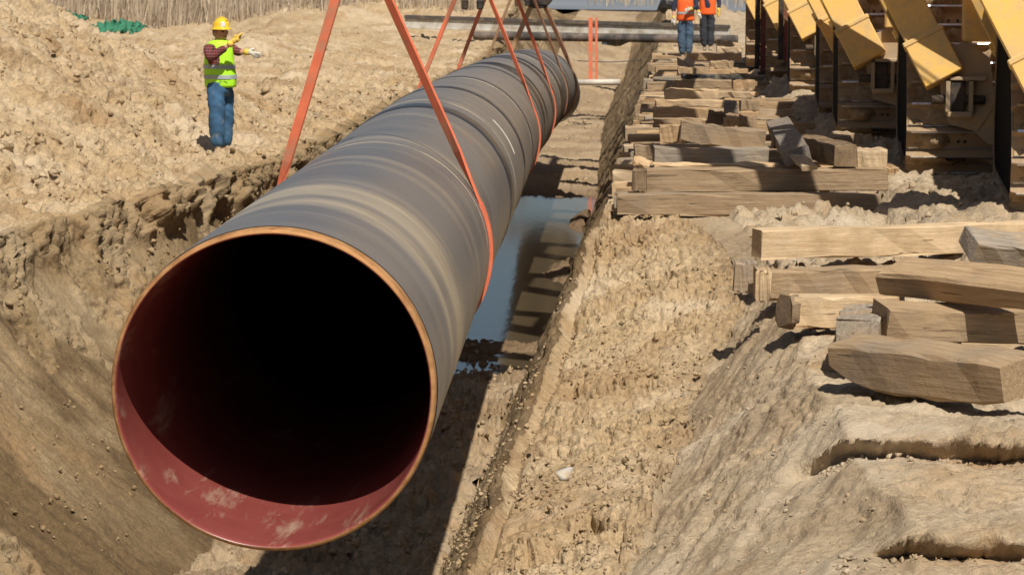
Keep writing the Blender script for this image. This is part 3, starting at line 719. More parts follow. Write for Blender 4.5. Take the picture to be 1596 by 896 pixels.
def make_machine():
    root = empty('pipelayer', (0, 0, 0))
    for (y, z, a) in loop:
        o = bpy.data.objects.new('track_shoe', shoe_me); C.objects.link(o); o.parent = root
        o.location = (TW/2, y, z); o.rotation_euler = (a, 0, 0)
        e = bpy.data.objects.new('packed_dirt', dirt_mes[random.randrange(7)]); C.objects.link(e); e.parent = o
        e = bpy.data.objects.new('grouser_edge', edge_me); C.objects.link(e); e.parent = o
        e = bpy.data.objects.new('bolt_heads', bolt_me); C.objects.link(e); e.parent = o; e['kind'] = 'stuff'
    # far side track as one belt
    mb = MB()
    vsrc = [v.co.copy() for v in shoe_me.vertices]; fsrc = [tuple(p.vertices) for p in shoe_me.polygons]
    for (y, z, a) in loop:
        Mx = Matrix.Translation((2.35+TW/2, y, z)) @ Matrix.Rotation(a, 4, 'X'); mb.add([Mx @ v for v in vsrc], fsrc)
    tag(mb.build('outer_track_belt', M['shoe'], root), kind='stuff')
    hp_ = [(2.2+(y-2.2)*.95, 1.1+(z-1.1)*.93) for y, z, a in loop]
    for x0 in (0.0, 2.35):
        mb = MB(); mb.prism(hp_, x0+.012, x0+.10); mb.build('shade_panel', M['shade_black'], root)  # added black panel standing in for shade along the track side
        mb = MB(); mb.box(x0+.22, x0+.78, .6, 3.6, .30, .78, .03); mb.prism([(.9, .75), (3.3, .75), (2.75, 1.45), (2.1, 1.45)], x0+.3, x0+.7); mb.build('track_frame', M['iron'], root)
        for cy, cz, r, nm in ((.55, .5, .40, 'idler_wheel'), (3.65, .5, .40, 'idler_wheel'), (1.35, 1.86, .32, 'drive_sprocket'), (3.2, 1.86, .32, 'idler_wheel')):
            mb = MB(); mb.cyl((x0+.5, cy, cz), (1, 0, 0), r, .34, 28, .03); mb.cyl((x0+.5, cy, cz), (1, 0, 0), r*.35, .6, 16); mb.build(nm, M['iron'], root)
        for k in range(7):
            mb = MB(); mb.cyl((x0+.5, .98+k*.37, .235), (1, 0, 0), .12, .44, 16, .02); mb.build('track_roller', M['iron'], root)
    # chassis, bonnet, radiator, seat canopy
    mb = MB(); mb.box(1.02, 2.33, .5, 3.9, .75, 1.35, .03); mb.build('chassis', M['iron'], root)
    mb = MB(); mb.box(1.2, 2.2, .45, 2.3, 1.352, 2.25, .06); bon = mb.build('bonnet', M['yellow'], root)
    mb = MB()
    for k in range(9): mb.box(1.27, 2.13, .415, .448, 1.45+k*.082, 1.49+k*.082)
    mb.build('radiator_grille', M['iron'], bon)
    mb = MB(); mb.cyl((1.7, 1.1, 2.6), (0, 0, 1), .055, .75, 14); mb.build('exhaust_stack', M['iron'], root)
    mb = MB()
    for x in (1.15, 2.25):
        for y in (2.5, 3.75): mb.beam((x, y, 1.36), (x, y, 3.1), .09, .09, up=(0, 1, 0))
    mb.build('canopy_frame', M['iron'], root)
    mb = MB(); mb.box(1.02, 2.4, 2.3, 3.95, 3.102, 3.19, .03); mb.build('canopy_roof', M['yellow'], root)
    mb = MB(); mb.box(1.45, 1.95, 2.9, 3.4, 1.352, 1.62, .04); mb.box(1.45, 1.95, 3.35, 3.5, 1.622, 2.2, .04); mb.build('seat', M['black'], root)
    mb = MB(); mb.box(2.5, 3.3, 1.0, 3.0, 2.15, 2.95, .05); mb.box(2.3, 2.5, 1.3, 2.6, 1.9, 2.5, .03); mb.build('counterweight', M['yellow'], root)
    mb = MB(); mb.cyl((1.7, 2.42, 1.75), (1, 0, 0), .25, .9, 20, .03); mb.build('winch_drum', M['iron'], root)
    # side frame over the inner track that carries the boom
    mb = MB(); mb.box(.56, .93, -.20, .06, 1.42, 2.95, .02); mb.build('side_post', M['yellow'], root)
    mb = MB(); mb.box(.40, .76, 3.78, 4.05, 1.18, 2.75, .02); mb.build('side_post', M['yellow'], root)
    mb = MB(); mb.box(.46, .70, .36, 3.80, 2.50, 2.74, .02); mb.build('top_rail', M['yellow'], root)
    # boom legs with hinge brackets
    tipL = TIP
    for fy, ty in ((-.10, 1.62), (4.2, 1.98)):
        yo = -.12 if fy < 1 else .12
        foot = Vector((.50, fy, FOOTZ)); tip = Vector((tipL.x, ty, tipL.z)); dr = (tip-foot).normalized()
        a = foot+dr*.24
        mb = MB(); leg_beam(mb, a+dr*.50, tip, .39, .28); lg = mb.build('boom_leg', M['yellow'], root)
        mb = MB(); leg_beam(mb, a, a+dr*.505, .44, .33); mb.build('leg_foot_box', M['yellow'], lg)
        mb = MB(); leg_beam(mb, a+dr*.47, a+dr*.53, .465, .355); mb.build('weld_collar', M['yellow'], lg)
        mb = MB()
        # yoke: two cheeks tapering to a pin
        for sx in (-1, 1):
            xc = .54+sx*.12
            mb.prism([(foot.y-.09, FOOTZ-.12), (foot.y+.09, FOOTZ-.12), (foot.y+.10, FOOTZ+.20), (foot.y-.10, FOOTZ+.20)], xc-.022, xc+.022)
        yb_ = foot.y+(.03 if fy < 1 else -.11); mb.prism([(.30, FOOTZ+.50), (.62, FOOTZ+.62), (.86, FOOTZ+.44), (.92, FOOTZ-.05), (.74, FOOTZ-.34), (.44, FOOTZ-.26), (.36, FOOTZ)], yb_, yb_+.08, 'y')
        mb.box(.42, .68, foot.y-.10, foot.y+.05, FOOTZ-.18, FOOTZ-.122, .01)
        mb.box(.44, .82, foot.y-.07, foot.y+.05, FOOTZ+.205, FOOTZ+.25, .01)
        mb.build('hinge_bracket', M['yellow_dusty'], root)
        mb = MB(); mb.cyl((.53, foot.y, FOOTZ), (1, 0, 0), .05, .56, 14, .008); mb.box(.44, .60, foot.y-.05, foot.y+.05, FOOTZ-.14, FOOTZ+.2, .01); mb.build('hinge_pin', M['iron'], root)
        # dusty gusset running down to the track frame
        mb = MB(); y0 = foot.y+(.045 if fy < 1 else -.15)
        mb.prism([(.70, FOOTZ+.30), (1.06, FOOTZ+.02), (.98, FOOTZ-.50), (.84, FOOTZ-.46), (.62, FOOTZ-.25)], y0, y0+.10, 'y'); mb.build('gusset_plate', M['yellow_dusty'], root)
    for zz in (3.9, 6.2):
        t = (zz-FOOTZ)/(TIP.z-FOOTZ); x = .5+(TIP.x-.5)*t; y1 = -.10+(1.62+.10)*t; y2 = 4.2+(1.98-4.2)*t
        mb = MB(); mb.beam((x, y1, zz), (x, y2, zz), .16, .16); mb.build('boom_brace', M['yellow'], root)
    mb = MB(); mb.cyl((TIP.x, 1.8, TIP.z), (0, 1, 0), .24, .2, 24, .03); mb.box(TIP.x-.15, TIP.x+.15, 1.55, 2.05, TIP.z-.1, TIP.z+.12, .02); mb.build('boom_head', M['iron'], root)
    mb = MB()
    for o_ in (-.1, .1): mb.tube([(1.7, 2.42, 1.98), (TIP.x, 1.8+o_, TIP.z+.2)], .011, 6)
    mb.build('boom_rope', M['rope'], root)
    return root
def copy_tree(o, parent=None):
    c = o.copy(); C.objects.link(c)
    if parent: c.parent = parent
    for ch in list(o.children): copy_tree(ch, c)
    return c
mlabels = ['pipelayer whose muddy crawler track fills the far right edge of the picture',
 'pipelayer with the widest fully seen crawler track, second from the right edge',
 'pipelayer third from the right edge, its boom leg crossing in front of a yellow post',
 'pipelayer fourth from the right edge, its narrow strip of track half hidden by the next',
 'pipelayer fifth from the right edge beside the dark red post',
 'pipelayer sixth from the right edge, behind the timbers',
 'most distant yellow pipelayer next to the two workers in orange vests']
proto = make_machine(); prim = [proto]+[copy_tree(proto) for _ in range(6)]
for o, (mx, my), lb in zip(prim, machines, mlabels):
    o.location = (mx, my, .27); o.rotation_euler.z = -.55*math.atan2(mx, my); tag(o, lb, 'pipelayer', 'side boom pipelayers lined up along the trench')
# upright red and black props standing beside the far tracks
for px, py0, py1, s, mt, lb in ((1189, 20, 112, 82, 'red_steel', 'dark red upright post in front of the far pipelayer tracks, left one of the pair'), (1226, 24, 98, 86, 'red_steel', 'dark red upright post right of its twin before the far tracks')):
    a = W(px, py1, s); b = W(px, py0-60, s); t = empty('prop_post', a, lb, 'post', 'red posts by the far tracks')
    mb = MB(); mb.box(-.055, .055, -.05, .05, 0, b.z-a.z, .01); mb.build('post_shaft', M[mt], t)
    mb = MB(); mb.box(-.16, -.06, -.06, .0, .05, b.z-a.z-.1, .01); mb.box(-.1, .1, -.09, .09, -.06, -.002, .01); mb.build('rail', M['iron'], t)
#TIMBER
# ------------------------------------------------------------------ timbers
tcount = [0]
def timber(A, B, w, h, mat='wood', label=None, group=None, roll=0., taper=0., jit=.0075, rot=None, worn=.012, cat='timber', name='timber_baulk'):
    A = Vector(A); B = Vector(B); x = B-A; L_ = x.length; x.normalize(); up = Vector((0, 0, 1)); y = up.cross(x).normalized(); z = x.cross(y)
    if roll: q_ = Quaternion(x, roll); y = q_ @ y; z = q_ @ z
    n = 9; r = random.Random(int(abs(A.x*1000)+abs(A.y*777)+L_*100)); vs = []; c = worn
    bow = r.uniform(-1, 1)*.012
    for i in range(n):
        t = i/(n-1); xx = -L_/2+L_*t; k = 1.; 
        if i == 0 or i == n-1: k = .985
        secp = []
        for sy, sz in ((-1, -1), (1, -1), (1, 1), (-1, 1)):
            for a, b in (((1, c), (c, 1)) if (sy*sz > 0) else ((c, 1), (1, c))):
                yy = sy*(w/2-(c if a == c else 0)); zz = sz*(h/2-(c if b == c else 0)); secp.append((yy*k, zz*k))
        for yy, zz in secp:
            if taper and zz < 0: zz += taper*h*(max(0, 1-t/.3)**1.6+.25*max(0, (t-.75)/.25))
            vs.append((xx+(r.uniform(-.012, .012) if k < 1 else 0), yy+r.gauss(0, jit), zz+r.gauss(0, jit)+bow*math.sin(t*PI)))
    m_ = 8; fs = [(i*m_+k, i*m_+(k+1) % m_, (i+1)*m_+(k+1) % m_, (i+1)*m_+k) for i in range(n-1) for k in range(m_)]+[tuple(range(m_))[::-1], tuple((n-1)*m_+k for k in range(m_))]
    me = pymesh(name, vs, fs); bm = bmesh.new(); bm.from_mesh(me); bmesh.ops.recalc_face_normals(bm, faces=bm.faces); bm.to_mesh(me); bm.free()
    o = link(name, me, M[mat], smooth=False); Mx = Matrix((x, y, z)).transposed().to_4x4(); Mx.translation = (A+B)/2; o.matrix_world = Mx
    tcount[0] += 1
    return tag(o, label, cat, group)
def tface(x0, x1, yt, yb, s, depth, mat='wood', label=None, group=None, y2t=None, s2=None, **kw):
    """front face seen from x0..x1, yt..yb (photo pixels) at s px/m; depth away from the viewer"""
    s2 = s2 or s; h = (yb-yt)/s; dy = 0 if y2t is None else y2t-yt
    a = W(x0, (yt+yb)/2, s); b = W(x1, (yt+yb)/2+dy, s2)
    d = (b-a); nrm = Vector((-d.y, d.x, 0)).normalized()
    if nrm.y < 0: nrm = -nrm
    return timber(a+nrm*depth/2, b+nrm*depth/2, depth, h, mat, label, group, **kw)
MG = 'timber sleepers of the work mat'
# mat bed: crossways sleepers on the ground all along the bench
yy = 27.6; k = 0
while yy < 67:
    x0 = -1.0-.008*(yy-27)+random.uniform(-.10, .14); ln = random.uniform(2.2, 2.65)
    if random.random() < .5: ln = random.uniform(1.5, 2.0)
    z = .07+random.uniform(-.02, .05)+max(0, .10*math.sin(yy*.9))
    dy_ = random.uniform(-.18, .18)
    if not (65 < yy):
        mt = random.choice(['wood', 'wood', 'wood', 'wood_pale', 'wood_grey']); look = {'wood': 'brown', 'wood_pale': 'pale', 'wood_grey': 'grey'}[mt]
        zone = 'under the stacked front timbers' if yy < 31 else 'between the stack and the offcut heap' if yy < 36 else 'between offcut heap and black beam' if yy < 40 else 'just beyond the black beam' if yy < 45 else "near the far workers' boots" if yy < 56 else 'at the far end of the mat'
        timber((x0, yy, z), (x0+ln, yy+dy_, z+random.uniform(-.03, .04)), .25, .17, mt, f"{look} {'long' if ln > 2.1 else 'short'} sleeper {zone}, {k+1}{'st' if k % 10 == 0 and k != 10 else 'nd' if k % 10 == 1 and k != 11 else 'rd' if k % 10 == 2 and k != 12 else 'th'} row from the near end", MG)
    yy += random.uniform(.31, .62); k += 1
B = tface
B(963, 1372, 303, 335, 156, .26, 'wood', 'lowest long front timber of the stacked mat, its left end overhanging the trench edge')
B(1008, 1384, 265, 300, 152, .26, 'wood', 'long timber directly on top of the lowest front timber of the mat', y2t=263)
B(1384, 1402, 262, 298, 146, .9, 'wood', 'short light timber end at the right end of the stacked mat')
B(987, 1008, 264, 300, 153, .22, 'wood_dark', 'short block with its shade painted dark at the left end of the second timber of the stack')  # timber end in shade, the shade painted as dark wood
B(990, 1030, 226, 249, 145, .25, 'wood', 'short brown end of timber at the left corner of the mat, above the dark block')
B(1020, 1198, 231, 256, 147, .28, 'wood_grey', 'grey weathered timber third from the bottom in the stack')
B(1020, 1215, 256, 263, 149, .25, 'wood_pale', 'thin pale board wedged under the grey weathered timber')
B(1062, 1193, 190, 221, 141, .22, 'wood', 'timber tilted down to the right above the grey timber', y2t=204)
B(1030, 1062, 198, 226, 140, .22, 'wood', 'short brown block left of the tilted timber', y2t=196)
B(1020, 1100, 186, 199, 134, .25, 'wood', 'brown timber behind the tilted one')
timber(W(1213, 196, 128), W(1243, 243, 152), .27, .16, 'wood_grey', 'thick grey baulk lying lengthways on the stack, pointing at the viewer', roll=.25)
timber(W(1262, 262, 156), W(1228, 228, 148), .16, .05, 'wood_pale', 'pale wedge of board leaning at the foot of the lengthways grey baulk')
timber(W(1318, 244, 152), W(1255, 226, 141), .24, .23, 'wood_dark', 'dark timber with a split light brown end face, lying across the stack on the right')
B(1337, 1383, 234, 262, 147, .5, 'wood_pale', 'pale squared timber end right of the dark timber')
B(1205, 1330, 212, 232, 138, .25, 'wood', 'timber crossing behind the dark timber')
B(1300, 1345, 206, 222, 134, .22, 'wood_pale', 'pale offcut behind the dark timber', y2t=210)
B(1019, 1107, 169, 188, 129, .26, 'wood', 'brown timber left of the small heap of offcuts')
B(1022, 1140, 157, 168, 125, .25, 'wood_pale', 'fresh pale plank behind the brown timber at the trench edge')
B(1037, 1120, 140, 156, 120, .25, 'wood_pale', 'whitish plank with splintered left end')
B(1120, 1171, 144, 155, 120, .25, 'wood_pale', 'whitish plank with jagged right end')
B(1106, 1130, 172, 193, 131, .20, 'wood_dark', 'round cornered offcut at the left of the small offcut heap', y2t=175)
B(1130, 1150, 160, 178, 128, .2, 'wood_grey', 'grey offcut standing in the middle of the small offcut heap')
B(1154, 1184, 157, 174, 127, .22, 'wood', 'offcut on the right of the small heap, light end showing')
B(1152, 1179, 178, 197, 132, .2, 'wood', 'tilted offcut at the front of the small heap', y2t=182)
B(1130, 1152, 184, 198, 133, .2, 'wood', 'small low offcut between two larger ones')
B(1052, 1141, 125, 139, 114, .26, 'wood', 'brown timber just below the black strip')
B(1142, 1177, 126, 140, 114, .26, 'wood', 'short timber end right of the brown timber below the black strip')
B(1064, 1168, 116, 127, 109, .3, 'black', 'long black plastic covered beam lying across the mat', cat='beam', name='black_beam')
B(1140, 1152, 112, 124, 107, .2, 'wood', 'small stub standing across the black beam')
B(1057, 1084, 105, 118, 104, .22, 'wood', 'short block at the far left of the mat', y2t=108)
timber(W(1064, 95, 97), W(1096, 113, 105), .2, .14, 'wood', 'timber lying askew beyond the black beam')
B(1070, 1156, 84, 96, 97, .26, 'wood', 'timber behind the boots of the left orange worker')
B(1107, 1143, 96, 107, 99, .25, 'wood', 'short timber beside the askew one')
B(1117, 1156, 62, 72, 82, .2, 'wood_pale', 'pale plank tilted on the far pile', y2t=70)
B(1118, 1158, 73, 82, 84, .22, 'wood_pale', 'light plank at the foot of the far pile by the workers')
# foreground pile
B(1187, 1640, 360, 406, 192, .24, 'wood_pale', 'long pale plank at the back of the foreground pile, running out of the picture', y2t=346, s2=186)
B(1146, 1179, 409, 456, 211, .17, 'wood_grey', 'small grey squared block at the left tip of the foreground pile')
B(1180, 1201, 420, 470, 214, .20, 'wood_pale', 'light end of timber right of the small grey block')
B(1202, 1420, 424, 468, 210, .26, 'wood', 'timber with reddish lower edge behind the bark edged one', y2t=418)
timber(W(1222, 486, 228), W(1284, 486, 226), .22, .22, 'wood_dark', 'dark bark edged round end of timber in the foreground pile', worn=.05)
B(1238, 1400, 463, 512, 229, .2, 'wood_pale', 'light timber with dark bark at its left end', y2t=460)
timber(W(1336, 520, 252), W(1346, 494, 232), .26, .19, 'wood_grey', 'short grey topped block pointing at the viewer, under two long baulks')
timber(W(1372, 503, 248)+Vector((0, .15, 0)), W(1700, 514, 243)+Vector((0, .15, 0)), .30, .20, 'wood', 'long brown baulk lying on the foreground pile, second from the front', roll=.10)
timber(W(1394, 430, 236), W(1700, 462, 258), .30, .16, 'wood', 'broad tilted baulk with dark underside, topmost of the foreground pile', roll=.36, worn=.02, jit=.004)
timber(W(1322, 568, 262)+Vector((0, .16, 0)), W(1595, 598, 278)+Vector((0, .10, 0)), .34, .27, 'wood', 'thick foremost baulk with rounded worn underside and sunlit right end', roll=.10, worn=.022, jit=.006, taper=.42)
timber(W(1510, 380, 204), W(1700, 402, 200), .26, .17, 'wood_grey', 'dark grey slab of timber at the right edge, behind the broad tilted baulk', roll=.5)
timber(W(1480, 545, 236), W(1700, 552, 232), .3, .16, 'wood_pale', 'pale timber showing between the two foremost baulks')
# small debris near
for px, py, s, lb in ((1412, 250, 140, 'pale splintered wood scrap in front of the widest crawler track'), (1425, 262, 143, 'second pale wood scrap in front of the widest crawler track'), (1000, 250, 148, 'small broken board at the left corner of the mat')):
    timber(W(px-12, py, s), W(px+12, py+8, s), .12, .05, 'wood_pale', lb, roll=.7, cat='wood scrap', name='wood_scrap')
#BACKGROUND
# ------------------------------------------------------------------ beam bridge, hung tube, nets
a = W(632, 34, 53.6); b = W(1137, 50, 55.0)
t = empty('steel_beam', (a+b)/2, 'long pale steel I beam laid across the far end of the trench', 'beam')
def ibeam(mb, a, b, hw, hh, part):
    x = (b-a); L_ = x.length; x.normalize(); y = Vector((0, 0, 1)).cross(x).normalized(); z = x.cross(y); Mx = Matrix((x, y, z)).transposed().to_4x4(); Mx.translation = a
    if part == 'top': mb.box(0, L_, -hw, hw, hh-.10, hh, .006, Mx)
    if part == 'web': mb.box(0, L_, -hw+.06, hw-.06, -hh+.045, hh-.102, 0, Mx)
    if part == 'bot': mb.box(0, L_, -hw, hw, -hh, -hh+.043, .006, Mx)
la, lb_ = a-t.location, b-t.location
for part, mt in (('top', 'flange'), ('web', 'galv'), ('bot', 'galv')):
    mb = MB(); ibeam(mb, la, lb_, .15, .19, part); mb.build({'top': 'top_flange', 'web': 'web', 'bot': 'bottom_flange'}[part], M[mt], t)
a = W(738, 56, 54.6); b = W(1150, 62, 55.6)
mb = MB(); mb.tube([a-(a+b)/2, (b-a)*-.49, (b-a)*.49, b-(a+b)/2], [.11, .125, .125, .12], 20); o = mb.build('brown_pipe', M['pipe_small'], None, True); o.location = (a+b)/2; tag(o, 'thin rust brown pipe lying below the steel beam across the trench', 'pipe')
a = W(895, 129, 56); b = W(966, 128.5, 56)
mb = MB(); mb.tube([a-(a+b)/2, b-(a+b)/2], .085, 16); o = mb.build('pale_tube', M['pale_pipe'], None, True); o.location = (a+b)/2; tag(o, 'short pale tube hung low in the far trench by orange straps', 'tube')
t0 = W(925, 80, 56); t = empty('hanging_straps', t0, 'pair of orange straps hanging from the steel beam to the pale tube', 'strap')
for px in (920.5, 929.5):
    pts = [W(px, py, 56) for py in np.linspace(28, 130, 12)]; strap('strap', pts, [Vector((1, 0, 0))]*12, .11 if px < 925 else .07, .02, M['sling'], t, t0)
mb = MB(); pts = [W(900+k*10, 95+2*math.sin(k*.35), 53) for k in range(11)]; mb.tube([p_-pts[5] for p_ in pts], .014, 6); o = mb.build('black_cable', M['black'], None, True); o.location = pts[5]; tag(o, 'thin black cable strung across the far trench', 'cable')
def lump(name, p, sz, mat, label, cat, seed, flat=.0):
    v = rock_verts(iv2, seed)*np.array(sz); v[:, 2] = np.maximum(v[:, 2], -sz[2]*.3); v += .05*np.array(sz)*np.random.default_rng(seed).normal(size=v.shape)
    o = link(name, pymesh(name, v, if2.tolist()), M[mat], smooth=False); o.location = p; return tag(o, label, cat)
lump('black_tarpaulin', W(960, 70, 50), (.75, .5, .17), 'black', 'crumpled black sheeting lying in the far trench below the brown pipe', 'tarpaulin', 5)
lump('black_tarpaulin', W(1037, 4, 46), (.42, .8, .95), 'black', 'black sheeted heap behind the left worker in orange vest', 'tarpaulin', 6)
def net(pts, wd, hgt, label):
    n = 40; vs = []; r = random.Random(len(label))
    for i in range(n):
        t = i/(n-1); p0 = pts[0].lerp(pts[1], t)
        for j in range(6):
            k = j/5; vs.append((p0.x+r.gauss(0, .03), p0.y+k*wd+r.gauss(0, .04), p0.z+hgt*math.sin(k*PI*.75)*(.5+.5*math.sin(t*PI))*(.6+.6*abs(math.sin(t*23+j)))+r.gauss(0, .02)))
    fs = [(i*6+j, i*6+j+1, (i+1)*6+j+1, (i+1)*6+j) for i in range(n-1) for j in range(5)]
    me = pymesh('green_netting', vs, fs); o = link('green_netting', me, M['green']); m_ = o.modifiers.new('t', 'SOLIDIFY'); m_.thickness = .01
    return tag(o, label, 'netting')
net([W(52, 36, 70), W(128, 38, 70)], .8, .22, 'crumpled green netting lying behind the spoil heap, farther left of the two')
net([W(130, 54, 72), W(218, 50, 72)], .8, .24, 'strip of green netting on the spoil heap crest, right of the other netting')
# reeds
def blades(n, xr, yr, h0, h1, w):
    x = rng.uniform(*xr, n); y = rng.uniform(*yr, n); h = rng.uniform(h0, h1, n)*(0.7+.5*fbm2(x*.7, y*.3, 5, 3)); a = rng.uniform(0, PI, n); lx = rng.normal(.12, .16, n); ly = rng.normal(0, .15, n)
    y = y+7*fbm2(x*.45, x*0, 8, 4); zb_ = np.zeros(n)
    V = np.zeros((n, 5, 3)); ca, sa = np.cos(a)*w, np.sin(a)*w
    V[:, 0] = np.stack([x-ca, y-sa, zb_-.1], -1); V[:, 1] = np.stack([x+ca, y+sa, zb_-.1], -1)
    V[:, 2] = np.stack([x+lx*h*.4+ca*.8, y+ly*h*.4+sa*.8, h*.6], -1); V[:, 3] = np.stack([x+lx*h*.4-ca*.8, y+ly*h*.4-sa*.8, h*.6], -1)
    V[:, 4] = np.stack([x+lx*h, y+ly*h, h], -1)
    b_ = np.arange(n)[:, None]*5
    F = np.concatenate([b_+[[0, 1, 2]], b_+[[0, 2, 3]], b_+[[3, 2, 4]]]); return V.reshape(-1, 3), F
V, F = blades(36000, (-38, -8), (87, 108), 1.0, 2.4, .016); V[:, 2] += .2
o = link('reed_bed', npmesh('reed_bed', V, F), M['reed'], smooth=False); tag(o, 'dense belt of dry pale reeds beyond the spoil heaps', 'reeds', kind='stuff')
V, F = blades(500, (-6, 12), (120, 135), 1.2, 2.6, .02)
o = link('reed_stems', npmesh('reed_stems', V, F), M['reed'], smooth=False); tag(o, 'sparse thin dry stems standing before the grey blue pond', 'reeds', kind='stuff')
#PEOPLE
# ------------------------------------------------------------------ people
def skin(name, pts, edges, rad, mat, parent, sub=2, noise_amp=0., seed=0):
    me = bpy.data.meshes.new('tmp'); me.from_pydata([tuple(p_) for p_ in pts], edges, []); ob = bpy.data.objects.new('tmp', me); C.objects.link(ob)
    md = ob.modifiers.new('skin', 'SKIN'); md.use_smooth_shade = True
    sv = me.skin_vertices[0].data
    for i, r in enumerate(rad): sv[i].radius = r if hasattr(r, '__len__') else (r, r); sv[i].use_root = (i == 0)
    ms = ob.modifiers.new('sub', 'SUBSURF'); ms.levels = sub; ms.render_levels = sub
    dg = bpy.context.evaluated_depsgraph_get(); out = bpy.data.meshes.new_from_object(ob.evaluated_get(dg)); out.name = name
    bpy.data.objects.remove(ob); out.materials.clear()
    if noise_amp:
        n = len(out.vertices); co = np.zeros(n*3); out.vertices.foreach_get('co', co); co = co.reshape(-1, 3); no = np.zeros(n*3); out.vertices.foreach_get('normal', no); no = no.reshape(-1, 3)
        f = fbm2(co[:, 0]*9+co[:, 2]*6+seed, co[:, 2]*13+co[:, 1]*9, seed, 3)-.5
        co += no*(f*noise_amp*2)[:, None]; out.vertices.foreach_set('co', co.ravel()); out.update()
    return link(name, out, mat, parent)
def loft(name, rings, mat, parent, n=28, amp=0., seed=0, th=0):
    """rings: (cx,cy,z,rx,ry,yaw)"""
    vs = []; r = random.Random(seed)
    for (cx, cy, z, rx, ry, yw) in rings:
        for k in range(n):
            a = 2*PI*k/n; x = rx*math.cos(a); y = ry*math.sin(a)*(1 if True else 1); f = 1+amp*math.sin(a*5+z*23+seed)*.5+amp*math.sin(a*9-z*31)*.4
            x *= f; y *= f; vs.append((cx+x*math.cos(yw)-y*math.sin(yw), cy+x*math.sin(yw)+y*math.cos(yw), z))
    m_ = len(rings); fs = [(i*n+k, i*n+(k+1) % n, (i+1)*n+(k+1) % n, (i+1)*n+k) for i in range(m_-1) for k in range(n)]
    if th: fs += [tuple(range(n))[::-1], tuple((m_-1)*n+k for k in range(n))]
    return link(name, pymesh(name, vs, fs), mat, parent)
def hand_chain(w, dirv, side, point=False):
    """returns pts, edges, radii of a palm with five fingers rooted at the wrist w"""
    d = Vector(dirv).normalized(); s = Vector(side).normalized(); u = d.cross(s); w = Vector(w)
    pts = [w-d*.02, w+d*.045, w+d*.09]; ed = [(0, 1), (1, 2)]; rad = [(.028, .028), (.04, .028), (.040, .022)]
    curls = (.1, .9, 1.0, 1.1) if point else (.35, .4, .45, .5)
    lens = (.085, .09, .082, .065)
    for i, (c, L_) in enumerate(zip(curls, lens)):
        o_ = s*(.030-.020*i); b0 = w+d*.088+o_
        d1 = (d*math.cos(c*.6)-u*math.sin(c*.6)); d2 = (d*math.cos(c*1.6)-u*math.sin(c*1.6))
        n0 = len(pts); pts += [b0, b0+d1*L_*.5, b0+d1*L_*.5+d2*L_*.45]; ed += [(2, n0), (n0, n0+1), (n0+1, n0+2)]; rad += [(.012, .012), (.011, .011), (.009, .009)]
    n0 = len(pts); b0 = w+d*.03+s*.035; td = (d*.6+s*.7-u*.2).normalized(); pts += [b0, b0+td*.035, b0+td*.035+(d*.9+s*.2).normalized()*.03]
    ed += [(1, n0), (n0, n0+1), (n0+1, n0+2)]; rad += [(.016, .016), (.013, .013), (.010, .010)]
    return pts, ed, rad
